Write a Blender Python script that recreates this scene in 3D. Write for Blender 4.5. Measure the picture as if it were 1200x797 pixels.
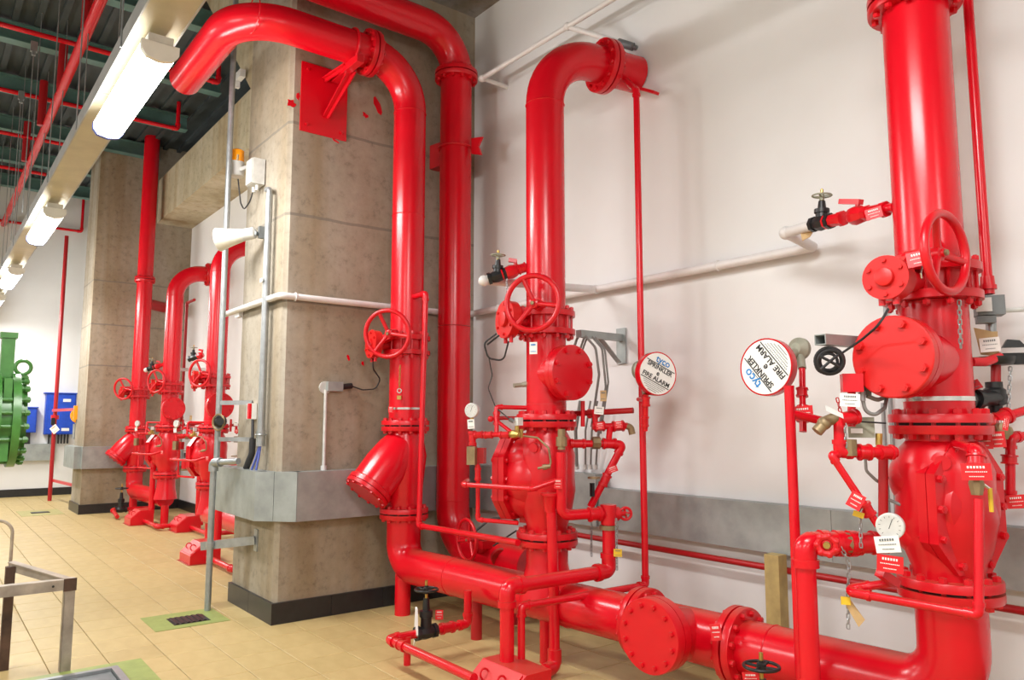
import bpy, math, random
import numpy as np
from mathutils import Vector, Matrix
random.seed(7)
for o in list(bpy.data.objects): bpy.data.objects.remove(o)
SC = bpy.context.scene
COL = SC.collection
# ------------------------------------------------------------------ camera
FPX, CX, CY = 885.0, 600.0, 398.5
def _n(v): return v / np.linalg.norm(v)
_mx = _n(np.array([-97 - CX, -(495 - CY), -FPX]))
_y = np.array([1730 - CX, -(495 - CY), -FPX]); _y = _n(_y - _mx * (_y @ _mx) / (_mx @ _mx))
_x = -_mx; _z = np.cross(_x, _y)
RM = np.array([_x, _y, _z])                     # world = RM @ camera
CAM = np.array([0.0, 0.0, 1.5])
cam = bpy.data.cameras.new('camera'); cam.sensor_fit = 'HORIZONTAL'; cam.sensor_width = 36
cam.lens = 36 * FPX / 1200; cam.clip_start = .05; cam.clip_end = 200
camo = bpy.data.objects.new('camera', cam); COL.objects.link(camo)
camo.matrix_world = Matrix.Translation(Vector(CAM)) @ Matrix(RM.tolist()).to_4x4()
SC.camera = camo
# ------------------------------------------------------------------ world, light, exposure
w = bpy.data.worlds.new('world'); SC.world = w; w.use_nodes = True
w.node_tree.nodes['Background'].inputs[0].default_value = (1, .97, .93, 1)
w.node_tree.nodes['Background'].inputs[1].default_value = .25
SC.view_settings.view_transform = 'Standard'; SC.view_settings.look = 'None'
SC.view_settings.exposure = .64; SC.view_settings.gamma = 1; SC.view_settings.use_curve_mapping = False
TRAY_Z = 3.86
def lamp_light(x, y, z, L, power):
    l = bpy.data.lights.new('tube_light', 'AREA'); l.shape = 'RECTANGLE'; l.size = L; l.size_y = .16
    l.energy = power; l.color = (1, .985, .97)
    o = bpy.data.objects.new('tube_light', l); COL.objects.link(o); o.location = (x, y, z)
    return o
LAMP_W = 50
# rows: the one in view, and the hall's other rows beside and behind the camera
ROW_A = [(-5.5, 1.0), (-9.95, 1.0), (-13.9, 1.0), (-16.9, 1.0), (-.9, 1.0), (3.7, 1.0)]
ROW_B = [(-14, -2.6), (-9.4, -2.6), (-4.8, -2.6), (-.2, -2.6), (4.4, -2.6)]
for (lx, ly) in ROW_A + ROW_B:
    lamp_light(lx, ly, TRAY_Z - .30, 1.5, LAMP_W)
    for sgn in (-1, 1):                                 # a tube shines sideways as well as down
        o = lamp_light(lx, ly + sgn * .13, TRAY_Z - .17, 1.5, LAMP_W * .32); o.data.size_y = .10
        o.rotation_euler = (math.radians(90) * sgn, 0, 0)
# ------------------------------------------------------------------ pixel helpers (1200 x 797 frame)
def ray(px, py): return RM @ np.array([px - CX, -(py - CY), -FPX])
def Yp(px, py, y): d = ray(px, py); return Vector(CAM + d * (y - CAM[1]) / d[1])
def Xp(px, py, x): d = ray(px, py); return Vector(CAM + d * (x - CAM[0]) / d[0])
def Zp(px, py, z=0.): d = ray(px, py); return Vector(CAM + d * (z - CAM[2]) / d[2])
HF = np.array([-.7874, .6165, 0.])
def Dp(px, py, ax, off=0.):      # upright plane facing the camera through the axis ax, moved off metres towards the camera
    k = HF[0] * ax[0] + HF[1] * ax[1] - off
    d = ray(px, py); return Vector(CAM + d * k / (HF @ d))
def V3(*a): return Vector(a)
UP = V3(0, 0, 1)
# ------------------------------------------------------------------ materials
MATS = {}
def nodes(name):
    m = bpy.data.materials.new(name); m.use_nodes = True; MATS[name] = m
    nt = m.node_tree; return m, nt, nt.nodes['Principled BSDF']
def ramp(nt, fac, stops):
    r = nt.nodes.new('ShaderNodeValToRGB'); e = r.color_ramp.elements
    while len(e) < len(stops): e.new(.5)
    for i, (p, c) in enumerate(stops): e[i].position = p; e[i].color = (*c, 1)
    nt.links.new(fac, r.inputs[0]); return r.outputs[0]
def noise(nt, scale, detail=4, coord='Object', rough=.55, stretch=None):
    tc = nt.nodes.new('ShaderNodeTexCoord'); n = nt.nodes.new('ShaderNodeTexNoise')
    n.inputs['Scale'].default_value = scale; n.inputs['Detail'].default_value = detail; n.inputs['Roughness'].default_value = rough
    src = tc.outputs[coord]
    if stretch:
        mp = nt.nodes.new('ShaderNodeMapping'); mp.inputs['Scale'].default_value = stretch
        nt.links.new(src, mp.inputs[0]); src = mp.outputs[0]
    nt.links.new(src, n.inputs['Vector']); return n.outputs['Fac']
def mixc(nt, fac, a, b, mode='MIX'):
    m = nt.nodes.new('ShaderNodeMix'); m.data_type = 'RGBA'; m.blend_type = mode
    if isinstance(fac, (int, float)): m.inputs[0].default_value = fac
    else: nt.links.new(fac, m.inputs[0])
    for i, c in ((6, a), (7, b)):
        if isinstance(c, tuple): m.inputs[i].default_value = (*c, 1)
        else: nt.links.new(c, m.inputs[i])
    return m.outputs[2]
def bump(nt, b, h, strength=.2, dist=.01):
    n = nt.nodes.new('ShaderNodeBump'); n.inputs['Strength'].default_value = strength; n.inputs['Distance'].default_value = dist
    nt.links.new(h, n.inputs['Height']); nt.links.new(n.outputs[0], b.inputs['Normal'])
def plain(name, col, rough=.5, metal=0., var=.12, scale=14, bmp=0., spec=.5):
    m, nt, b = nodes(name)
    f = noise(nt, scale)
    lo = tuple(c * (1 - var) for c in col); hi = tuple(min(1, c * (1 + var)) for c in col)
    nt.links.new(ramp(nt, f, [(.3, lo), (.7, hi)]), b.inputs['Base Color'])
    b.inputs['Roughness'].default_value = rough; b.inputs['Metallic'].default_value = metal
    b.inputs['Specular IOR Level'].default_value = spec
    if bmp: bump(nt, b, noise(nt, scale * 4), bmp, .004)
    return m
def red_paint(name, col, rough=.27, dust=.75):
    m, nt, b = nodes(name)
    f = noise(nt, 5, 5)
    base = ramp(nt, f, [(.3, tuple(c * .93 for c in col)), (.72, col)])
    # settled dust on upward faces, broken up by noise
    g = nt.nodes.new('ShaderNodeNewGeometry'); sx = nt.nodes.new('ShaderNodeSeparateXYZ'); nt.links.new(g.outputs['Normal'], sx.inputs[0])
    mr = nt.nodes.new('ShaderNodeMapRange'); mr.inputs[1].default_value = .75; mr.inputs[2].default_value = 1.0; mr.inputs[4].default_value = dust
    nt.links.new(sx.outputs['Z'], mr.inputs[0])
    mu = nt.nodes.new('ShaderNodeMath'); mu.operation = 'MULTIPLY'; nt.links.new(mr.outputs[0], mu.inputs[0]); nt.links.new(noise(nt, 9, 6), mu.inputs[1])
    nt.links.new(mixc(nt, mu.outputs[0], base, (.34, .13, .07)), b.inputs['Base Color'])
    b.inputs['Roughness'].default_value = rough; b.inputs['Specular IOR Level'].default_value = .5
    bump(nt, b, noise(nt, 60, 2), .05, .003)
    return m
RED = red_paint('red_gloss_paint', (.70, .003, .014), .24)
RED2 = red_paint('red_cast_paint', (.66, .004, .013), .30)
ORED = red_paint('orange_red_paint', (.68, .012, .012), .40)
DRED = red_paint('dull_red_paint', (.42, .006, .010), .4)
WALL = plain('white_wall_plaster', (.76, .765, .765), .75, var=.03, scale=1.3, bmp=.04)
def concrete(name, c1, c2, c3, joints=()):
    m, nt, b = nodes(name)
    f1 = noise(nt, 1.1, 6, stretch=(1, 1, .45)); f2 = noise(nt, 11, 9, rough=.75)
    a = ramp(nt, f1, [(.3, c1), (.5, c2), (.72, c3)])
    sp = ramp(nt, f2, [(.30, (.42, .41, .39)), (.46, (.86, .85, .83)), (.7, (1.05, 1.04, 1.02))])
    col = mixc(nt, .75, a, sp, 'MULTIPLY')
    st = ramp(nt, noise(nt, 1.0, 3, stretch=(3.0, 3.0, .12)), [(.45, (1, 1, 1)), (.68, (.72, .60, .43))])
    col = mixc(nt, .8, col, st, 'MULTIPLY')
    if joints:
        tc = nt.nodes.new('ShaderNodeTexCoord'); sx = nt.nodes.new('ShaderNodeSeparateXYZ'); nt.links.new(tc.outputs['Object'], sx.inputs[0])
        wob = nt.nodes.new('ShaderNodeMath'); wob.operation = 'MULTIPLY_ADD'; wob.inputs[1].default_value = .03
        nt.links.new(noise(nt, 3), wob.inputs[0]); nt.links.new(sx.outputs['Z'], wob.inputs[2])
        for z in joints:
            cmpn = nt.nodes.new('ShaderNodeMath'); cmpn.operation = 'COMPARE'; cmpn.inputs[1].default_value = z + .015; cmpn.inputs[2].default_value = .012
            nt.links.new(wob.outputs[0], cmpn.inputs[0])
            mm = nt.nodes.new('ShaderNodeMath'); mm.operation = 'MULTIPLY'; mm.inputs[1].default_value = .6; nt.links.new(cmpn.outputs[0], mm.inputs[0])
            col = mixc(nt, mm.outputs[0], col, (.16, .15, .13))
    nt.links.new(col, b.inputs['Base Color']); b.inputs['Roughness'].default_value = .85
    bump(nt, b, f2, .35, .008)
    return m
CONC = concrete('column_concrete', (.27, .215, .135), (.375, .325, .25), (.46, .42, .355), (3.15, 3.9, 2.45))
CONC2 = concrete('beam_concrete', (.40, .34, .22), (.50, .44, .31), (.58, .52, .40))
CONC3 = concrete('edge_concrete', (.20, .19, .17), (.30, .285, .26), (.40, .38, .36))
TILE = None
def tile_mat():
    m, nt, b = nodes('tan_floor_tile')
    oi = nt.nodes.new('ShaderNodeObjectInfo')
    f = noise(nt, 5, 6, stretch=(1, 2.2, 1)); g = noise(nt, .7, 3)
    a = ramp(nt, f, [(.3, (.47, .345, .145)), (.55, (.54, .41, .18)), (.75, (.59, .46, .215))])
    c = mixc(nt, .35, a, ramp(nt, oi.outputs['Random'], [(0, (.48, .36, .15)), (1, (.58, .445, .20))]))
    nt.links.new(c, b.inputs['Base Color']); b.inputs['Roughness'].default_value = .48
    bump(nt, b, f, .06, .003); return m
TILE = tile_mat()
GROUT = plain('grout', (.38, .28, .13), .9)
FAINT = plain('worn_green_paint', (.42, .38, .14), .5)
GALV = plain('galvanised_sheet', (.33, .36, .355), .45, .35, .18, 6)
GALVP = plain('galvanised_pipe', (.36, .38, .39), .38, .6, .12, 20)
WPIPE = plain('white_painted_pipe', (.72, .70, .69), .45, 0, .05, 8)
BLACK = plain('black_skirting_tile', (.018, .018, .02), .35, 0, .2, 20)
BLK = plain('black_cast_metal', (.016, .017, .018), .38, .1, .2, 30)
RUBBER = plain('black_cable', (.02, .02, .022), .6)
GCABLE = plain('grey_cable', (.22, .22, .21), .6)
BLUE = plain('blue_enamel', (.012, .07, .52), .4)
LBLUE = plain('blue_wire', (.10, .14, .50), .5)
GREEN = plain('green_valve_paint', (.07, .24, .05), .32, 0, .15, 10)
LGREEN = plain('pale_green_paint', (.29, .36, .10), .45)
TEAL = plain('teal_roof_steel', (.10, .20, .185), .5, 0, .2, 4)
DECK = plain('dark_roof_deck', (.045, .06, .065), .6, 0, .3, 2)
BRASS = plain('brass', (.52, .36, .10), .35, .8, .15, 20)
BRONZE = plain('dull_bronze', (.30, .22, .12), .5, .55, .2, 20)
GREYGR = plain('grey_green_casting', (.33, .34, .26), .5, .2, .12, 20)
WHITE = plain('white_label', (.86, .86, .83), .5, 0, .03)
INK = plain('black_ink', (.015, .015, .015), .6)
TBLUE = plain('cyan_blue_ink', (.01, .22, .60), .6)
RTAG = plain('red_tag_plastic', (.74, .012, .02), .4, 0, .04)
YEL = plain('yellow_plastic', (.75, .50, .03), .4)
AMBER = plain('amber_lens', (.95, .33, .01), .2)
LGREY = plain('light_grey_plastic', (.62, .62, .60), .45)
MGREY = plain('mid_grey_casting', (.17, .185, .19), .45, .2)
CREAM = plain('cream_horn', (.72, .70, .60), .4)
PAPER = plain('brown_paper', (.58, .40, .20), .8)
STEELR = plain('weathered_steel_angle', (.40, .34, .28), .5, .35, .4, 6)
SHADED_RUST = plain('shaded_rusty_steel', (.10, .055, .035), .7, .2, .5, 8)  # dark rusty tone that also carries the shadow on the left rail post
TIMBER = plain('ochre_painted_channel', (.45, .34, .13), .6, 0, .2, 10)
CHROME = plain('bright_steel_band', (.75, .75, .74), .2, .9, .05)
TRAYM = plain('lamp_tinted_trunking', (.52, .47, .33), .45, .15, .12, 3)  # yellow cast of the lamps is put into the plate colour
TRAYS = plain('grey_trunking_side', (.42, .42, .42), .5, .3, .1, 5)
GLASS = plain('gauge_dial', (.85, .85, .82), .15, 0, .02)
def emis(name, col, s):
    m, nt, b = nodes(name); b.inputs['Base Color'].default_value = (*col, 1)
    b.inputs['Emission Color'].default_value = (*col, 1); b.inputs['Emission Strength'].default_value = s; return m
LAMP = emis('lit_diffuser', (1, .96, .88), 9)
# ------------------------------------------------------------------ mesh helpers
def frame(axis):
    a = Vector(axis).normalized()
    u = a.cross(UP) if abs(a.z) < .95 else a.cross(V3(0, 1, 0))
    u.normalize(); v = a.cross(u); return a, u, v
class MB:
    def __init__(s): s.v = []; s.f = []
    def ringsweep(s, rings, cap0=True, cap1=True):
        n = len(rings[0]); b = len(s.v)
        for r in rings: s.v += r
        for i in range(len(rings) - 1):
            for k in range(n):
                a = b + i * n + k; c = b + i * n + (k + 1) % n
                s.f.append((a, c, c + n, a + n))
        if cap0: s.f.append(tuple(b + k for k in reversed(range(n))))
        if cap1: s.f.append(tuple(b + (len(rings) - 1) * n + k for k in range(n)))
        return s
    def lathe(s, o, axis, prof, n=32, cap=True):       # prof: (height along axis, radius)
        a, u, v = frame(axis); o = Vector(o)
        rings = [[o + a * h + (u * math.cos(2 * math.pi * k / n) + v * math.sin(2 * math.pi * k / n)) * r for k in range(n)] for h, r in prof]
        return s.ringsweep(rings, cap, cap)
    def cyl(s, a, b, r, r2=None, n=20):
        a = Vector(a); b = Vector(b); return s.lathe(a, b - a, [(0, r), ((b - a).length, r if r2 is None else r2)], n)
    def tube(s, pts, r, n=14, bend=0, seg=7, cap=True):
        pts = [Vector(p) for p in pts]; path = [pts[0]]
        for i in range(1, len(pts) - 1):
            p, a, b = pts[i], pts[i - 1], pts[i + 1]
            d1 = (a - p).normalized(); d2 = (b - p).normalized()
            ang = d1.angle(d2)
            if bend <= 0 or ang > 3.1: path.append(p); continue
            t = min(bend / math.tan(ang / 2), (a - p).length * .49, (b - p).length * .49)
            rr = t * math.tan(ang / 2); c = p + (d1 + d2).normalized() * (rr / math.sin(ang / 2))
            s1 = p + d1 * t - c; s2 = p + d2 * t - c; tot = s1.angle(s2)
            for k in range(seg + 1):
                q = k / seg; path.append(c + (s1 * math.sin((1 - q) * tot) + s2 * math.sin(q * tot)) / math.sin(tot))
        path.append(pts[-1])
        out = [path[0]]
        for p in path[1:]:
            if (p - out[-1]).length > 1e-5: out.append(p)
        path = out; rings = []
        t0 = (path[1] - path[0]).normalized(); _, u, v = frame(t0)
        for i, p in enumerate(path):
            if i == 0: t = t0
            elif i == len(path) - 1: t = (path[i] - path[i - 1]).normalized()
            else: t = ((path[i + 1] - p).normalized() + (p - path[i - 1]).normalized()).normalized()
            u = (u - t * u.dot(t)).normalized(); v = t.cross(u)
            rings.append([p + (u * math.cos(2 * math.pi * k / n) + v * math.sin(2 * math.pi * k / n)) * r for k in range(n)])
        return s.ringsweep(rings, cap, cap)
    def box(s, c, sz, ux=None, uy=None):
        c = Vector(c); ux = Vector(ux).normalized() if ux is not None else V3(1, 0, 0)
        uy = Vector(uy).normalized() if uy is not None else (V3(0, 1, 0) if abs(ux.z) < .99 and abs(ux.y) < 1e-6 else UP.cross(ux).normalized())
        uz = ux.cross(uy); b = len(s.v)
        for sx in (-.5, .5):
            for sy in (-.5, .5):
                for szz in (-.5, .5): s.v.append(c + ux * sz[0] * sx + uy * sz[1] * sy + uz * sz[2] * szz)
        s.f += [tuple(b + i for i in q) for q in ((0, 1, 3, 2), (4, 6, 7, 5), (0, 4, 5, 1), (2, 3, 7, 6), (0, 2, 6, 4), (1, 5, 7, 3))]
        return s
    def beam(s, a, b, w, h, up=UP):
        a = Vector(a); b = Vector(b); d = (b - a); y = Vector(up).cross(d)
        return s.box((a + b) / 2, (d.length, w, h), d, y)
    def prism(s, o, u, v, pts, t):                      # polygon in u,v extruded by t along u x v
        o = Vector(o); u = Vector(u).normalized(); v = Vector(v).normalized(); w = u.cross(v); n = len(pts)
        return s.ringsweep([[o + u * x + v * y for x, y in pts], [o + u * x + v * y + w * t for x, y in pts]])
    def torus(s, c, axis, R, r, n=36, m=10, arc=None):
        a, u, v = frame(axis); c = Vector(c); b = len(s.v)
        for i in range(n):
            q = 2 * math.pi * i / n; e = u * math.cos(q) + v * math.sin(q)
            for k in range(m):
                p = 2 * math.pi * k / m; s.v.append(c + e * (R + r * math.cos(p)) + a * r * math.sin(p))
        for i in range(n):
            for k in range(m):
                i2 = (i + 1) % n; k2 = (k + 1) % m
                s.f.append((b + i * m + k, b + i2 * m + k, b + i2 * m + k2, b + i * m + k2))
        return s
    def ball(s, c, r, sc=(1, 1, 1), n=20, m=12):
        c = Vector(c); rings = []
        for j in range(1, m):
            t = math.pi * j / m
            rings.append([c + V3(r * sc[0] * math.sin(t) * math.cos(2 * math.pi * k / n), r * sc[1] * math.sin(t) * math.sin(2 * math.pi * k / n), -r * sc[2] * math.cos(t)) for k in range(n)])
        return s.ringsweep(rings)
    def mesh(s, name, org=V3(0, 0, 0), smooth=True):
        me = bpy.data.meshes.new(name); me.from_pydata([tuple(Vector(p) - org) for p in s.v], [], s.f)
        import bmesh
        bm = bmesh.new(); bm.from_mesh(me); bmesh.ops.recalc_face_normals(bm, faces=bm.faces); bm.to_mesh(me); bm.free()
        if smooth:
            me.polygons.foreach_set('use_smooth', [True] * len(me.polygons)); me.set_sharp_from_angle(angle=math.radians(38))
        return me
def link(name, me, mat, parent=None):
    o = bpy.data.objects.new(name, me); COL.objects.link(o)
    if mat is not None and not me.materials: me.materials.append(mat)
    if parent is not None: o.parent = parent
    return o
class TH:                                               # a thing: an Empty at its base that parents its parts
    def __init__(s, name, label, cat, org, group=None):
        s.o = bpy.data.objects.new(name, None); COL.objects.link(s.o); s.o.empty_display_size = .05
        s.org = Vector(org); s.o.location = s.org; s.o['label'] = label; s.o['category'] = cat
        if group: s.o['group'] = group
        s.lab = label
    def part(s, name, mb, mat, parent=None, smooth=True, kind=None, label=None):
        o = link(name, mb.mesh(name, s.org, smooth), mat, parent if parent is not None else s.o)
        if kind: o['kind'] = kind
        if label: o['label'] = label
        return o
    def inst(s, name, me, mat, loc, rot, parent=None):
        o = link(name, me, mat, parent if parent is not None else s.o); o.location = Vector(loc) - s.org; o.rotation_euler = rot; return o
    def bolts(s, c, axis, R, n, r, half, mat=None, phase=.5, head=None, parent=None):
        a, u, v = frame(axis); me = bolt_mesh(r, half, mat or RED2)
        e = a.to_track_quat('Z', 'Y').to_euler()
        for k in range(n):
            q = 2 * math.pi * (k + phase) / n
            s.inst('bolt', me, None, Vector(c) + (u * math.cos(q) + v * math.sin(q)) * R, e, parent)
    def flanges(s, c, axis, R, t=.035, gap=.012, n=12, br=.016, rin=None, mat=None, bolts=True):
        a = Vector(axis).normalized(); c = Vector(c); mat = mat or RED2
        for sg in (-1, 1):
            m = MB().lathe(c + a * sg * gap / 2, a * sg, [(0, R), (t * .85, R), (t, R * .985)], 40)
            s.part('flange', m, mat)
        s.part('gasket', MB().lathe(c - a * gap, a, [(0, R * .86), (gap * 2, R * .86)], 32), RUBBER)
        if bolts: s.bolts(c, a, R * .85, n, br, t + gap / 2 + br * 1.1, mat)
_bm = {}
def bolt_mesh(r, half, mat):
    k = (round(r, 4), round(half, 4), mat.name)
    if k not in _bm:
        m = MB()
        for sg in (-1, 1): m.lathe((0, 0, sg * (half - r * 1.1)), (0, 0, sg), [(0, r), (r * 1.1, r * .94)], 6)
        m.lathe((0, 0, -half * 1.04), (0, 0, 1), [(0, r * .55), (half * 2.08, r * .55)], 6)
        me = m.mesh('bolt', smooth=False); me.materials.append(mat); _bm[k] = me
    return _bm[k]
def one(name, label, cat, mb, mat, org=None, group=None, kind=None, smooth=True):   # a thing that is one mesh
    org = Vector(org) if org is not None else Vector(mb.v[0])
    o = link(name, mb.mesh(name, org, smooth), mat); o.location = org
    o['label'] = label
    if cat: o['category'] = cat
    if group: o['group'] = group
    if kind: o['kind'] = kind
    return o
def struct(name, mb, mat, label=None, smooth=False, parent=None):
    o = link(name, mb.mesh(name, smooth=smooth), mat, parent)
    if parent is None: o['kind'] = 'structure'
    if label: o['label'] = label
    return o
def bx(x0, x1, y0, y1, z0, z1, m=None):
    return (m or MB()).box(((x0 + x1) / 2, (y0 + y1) / 2, (z0 + z1) / 2), (abs(x1 - x0), abs(y1 - y0), abs(z1 - z0)))
def run(name, label, cat, pts, r, mat=None, bend=None, collars=True, group=None, th=None, n=14):
    """a pipe run: swept pipe plus a screwed collar at both sides of each bend"""
    mat = mat or RED; pts = [Vector(p) for p in pts]; bend = bend if bend is not None else r * 1.6
    t = th or TH(name, label, cat, min(pts, key=lambda p: p.z), group)
    t.part('pipe', MB().tube(pts, r, n, bend), mat)
    if collars:
        for i in range(1, len(pts) - 1):
            m = MB(); d1 = (pts[i - 1] - pts[i]).normalized(); d2 = (pts[i + 1] - pts[i]).normalized()
            ang = d1.angle(d2)
            tt = min(bend / math.tan(ang / 2) if ang < 3.1 else 0, (pts[i - 1] - pts[i]).length * .49, (pts[i + 1] - pts[i]).length * .49)
            m.tube([pts[i] + d1 * (tt + r * .5), pts[i], pts[i] + d2 * (tt + r * .5)], r * 1.14, n, bend)
            for d in (d1, d2): m.cyl(pts[i] + d * (tt + r * .3), pts[i] + d * (tt + r * 1.1), r * 1.32, n=n)
            t.part('elbow', m, mat)
    return t
def collar(t, a, b, r, mat=None, name='fitting', n=16):
    a = Vector(a); b = Vector(b); L = (b - a).length; d = (b - a) / L
    return t.part(name, MB().lathe(a, d, [(0, r), (L * .18, r * 1.02), (L * .2, r * .86), (L * .8, r * .86), (L * .82, r * 1.02), (L, r)], n), mat or RED2)
def handwheel(t, c, nrm, R, r=.012, mat=None, spokes=3, hubr=.03, phase=.2, dish=.03):
    mat = mat or RED2; c = Vector(c); a, u, v = frame(nrm)
    wh = t.part('handwheel', MB().torus(c, a, R, r, 40, 10), mat)
    for k in range(spokes):
        q = 2 * math.pi * (k / spokes) + phase; e = u * math.cos(q) + v * math.sin(q)
        t.part('spoke', MB().cyl(c - a * dish, c + e * R, r * .85, n=10), mat, wh)
    t.part('hub', MB().lathe(c - a * (dish + .02), a, [(0, hubr), (.035, hubr), (.04, hubr * .6), (.05, hubr * .6)], 16), mat, wh)
    t.part('hub_nut', MB().lathe(c - a * (dish - .02), a, [(0, hubr * .45), (.02, hubr * .4)], 6), BRONZE, wh)
    return wh
def gate_valve(name, label, c, axis, stem, r, R, body=None, wheel=None, stemh=.12, group=None):
    """small screwed gate valve: body along axis, bonnet and wheel along stem"""
    body = body or BLK; wheel = wheel or body; c = Vector(c); a = Vector(axis).normalized(); s = Vector(stem).normalized()
    t = TH(name, label, 'valve', c, group)
    m = MB().lathe(c - a * r * 2.2, a, [(0, r * 1.35), (r * .7, r * 1.35), (r * .75, r * 1.1), (r * 1.3, r * 1.25), (r * 2.2, r * 1.4), (r * 3.1, r * 1.25), (r * 3.65, r * 1.1), (r * 3.7, r * 1.35), (r * 4.4, r * 1.35)], 8)
    t.part('body', m, body)
    t.part('bonnet', MB().lathe(c, s, [(0, r * 1.1), (stemh * .35, r * 1.0), (stemh * .36, r * 1.25), (stemh * .5, r * 1.25), (stemh * .52, r * .7), (stemh * .8, r * .55)], 12), body)
    t.part('stem', MB().cyl(c, c + s * stemh * 1.22, r * .28, n=8), BRASS)
    handwheel(t, c + s * stemh, s, R, R * .1, wheel, 4, R * .28, dish=.004)
    return t
def chain(name, label, pts, lr=.011, mat=None):
    mat = mat or GALVP; pts = [Vector(p) for p in pts]; m = MB(); k = 0
    for a, b in zip(pts, pts[1:]):
        d = b - a; L = d.length; nn = max(1, int(L / (lr * 1.7))); _, u, v = frame(d)
        for i in range(nn):
            c = a + d * ((i + .5) / nn); ax = u if k % 2 else v; k += 1
            e = d.normalized(); w2 = ax.cross(e)
            m.tube([c + e * lr + w2 * lr * .55, c - e * lr + w2 * lr * .55, c - e * lr - w2 * lr * .55, c + e * lr - w2 * lr * .55, c + e * lr + w2 * lr * .5], lr * .25, 5, lr * .4, 3)
    return one(name, label, 'chain', m, mat)
def tag(label, c, nrm, w_, h_, roll=0., mat=None, lines=3, name='tag', head=True, ink=None, cat='tag', group=None):
    """small printed plate; print too small to read stands as raised strips"""
    c = Vector(c); n = Vector(nrm).normalized(); r = UP.cross(n).normalized(); u = n.cross(r)
    q = math.radians(roll); r2 = r * math.cos(q) + u * math.sin(q); u2 = u * math.cos(q) - r * math.sin(q)
    t = TH(name, label, cat, c, group)
    t.part('plate', MB().box(c, (w_, h_, .004), r2, u2), mat or RTAG)
    m = MB(); ink = ink or (WHITE if (mat or RTAG) is RTAG else MGREY)
    for i in range(lines):
        yy = h_ * (.28 - .56 * i / max(1, lines - 1)); big = head and i == 0
        ww = w_ * (.62 if big else (.74 if i % 2 else .5))
        nl = 6 if big else 11
        for k in range(nl):
            m.box(c + u2 * yy + r2 * (ww * ((k + .5) / nl - .5)) + n * .003, (ww / nl * .62, h_ * (.14 if big else .055), .0025), r2, u2)
    t.part('print', m, ink, smooth=False)
    return t
def gauge(label, c, nrm, R, tagged=False):
    c = Vector(c); n = Vector(nrm).normalized(); r = UP.cross(n).normalized(); u = n.cross(r)
    t = TH('pressure_gauge', label, 'gauge', c - u * R * 1.5)
    t.part('case', MB().lathe(c - n * R * .45, n, [(0, R * .9), (R * .05, R), (R * .55, R), (R * .6, R * .93), (R * .6, R * .86)], 28), LGREY)
    t.part('dial', MB().lathe(c + n * R * .1, n, [(0, R * .88), (R * .04, R * .88)], 28), GLASS)
    m = MB()
    for k in range(11):
        q = math.radians(225 - 27 * k); e = r * math.cos(q) + u * math.sin(q)
        m.box(c + e * R * .72 + n * R * .15, (R * .14, R * .03, .001), e, n.cross(e))
    t.part('scale', m, INK)
    e = r * .35 + u * .95
    t.part('needle', MB().box(c + e * R * .22 + n * R * .16, (R * .8, R * .04, .001), e, n.cross(e)), INK)
    t.part('stem', MB().cyl(c - n * R * .2 - u * R * .9, c - n * R * .2 - u * R * 1.6, R * .22, n=8), BRASS)
    return t
def text_mb(s, size, c, r, u, n, mb=None, align='CENTER'):
    cu = bpy.data.curves.new('t', 'FONT'); cu.body = s; cu.size = size; cu.align_x = align; cu.align_y = 'CENTER'; cu.offset = .0011
    ob = bpy.data.objects.new('t', cu); COL.objects.link(ob)
    dg = bpy.context.evaluated_depsgraph_get(); me = bpy.data.meshes.new_from_object(ob.evaluated_get(dg))
    mb = mb or MB(); b = len(mb.v)
    for v in me.vertices: mb.v.append(Vector(c) + Vector(r) * v.co.x + Vector(u) * v.co.y + Vector(n) * .0015)
    for p in me.polygons: mb.f.append(tuple(b + i for i in p.vertices))
    bpy.data.objects.remove(ob); bpy.data.curves.remove(cu); bpy.data.meshes.remove(me)
    return mb
def copy_thing(root, loc, scale, label, group=None):
    r = root.copy(); COL.objects.link(r); r.location = loc; r.scale = (scale,) * 3; r['label'] = label
    if group: r['group'] = group
    for ch in root.children:
        c = ch.copy(); COL.objects.link(c); c.parent = r
        for g in ch.children:
            d = g.copy(); COL.objects.link(d); d.parent = c
    return r
# ================================================================== SETTING
CXR, CXL, CY0, WY = -5.69, -6.64, 2.19, 4.0            # near pillar faces, wall plane
FXR, FXL, FWY = -14.28, -15.22, 3.73                    # far pillar faces, far wall plane
EX = -18.4                                             # end wall
ROOF = 6.45
bs = bx(-19, 7, -6, 4.4, -.2, -.012); floor = struct('floor', bs, GROUT, 'tan tiled floor of the pump hall')
# tiles, the nearest 300 in view as single pieces, the rest joined
TS = .3185; tmesh = {}
def tmesh_get():
    if 't' not in tmesh:
        m = MB().lathe((0, 0, -.012), (0, 0, 1), [(0, (TS - .004) * .7071), (.010, (TS - .004) * .7071), (.012, (TS - .010) * .7071)], 4)
        rot = Matrix.Rotation(math.radians(45), 4, 'Z'); m.v = [rot @ v for v in m.v]
        me = m.mesh('tile', smooth=False); me.materials.append(TILE); tmesh['t'] = me
    return tmesh['t']
def pix(p):
    q = RM.T @ (np.array(p, float) - CAM)
    return (CX + FPX * q[0] / -q[2], CY - FPX * q[1] / -q[2], -q[2]) if q[2] < -.1 else (-9e3, -9e3, -1)
tl = []
for i in range(-40, 18):
    for j in range(-14, 13):
        x = -6.33 + TS * (i + .5) + .0; y = .73 + TS * (j + .5) - TS
        if x > 6.6 or x < EX or y > WY - .1: continue
        if CXL - .1 < x < CXR + .1 and y > CY0 + .1: continue
        px, py, d = pix((x, y, 0))
        vis = d > 0 and -40 < px < 1240 and py < 850
        tl.append((not vis, d if d > 0 else 99 + abs(x), x, y))
tl.sort()
rest = MB()
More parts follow.
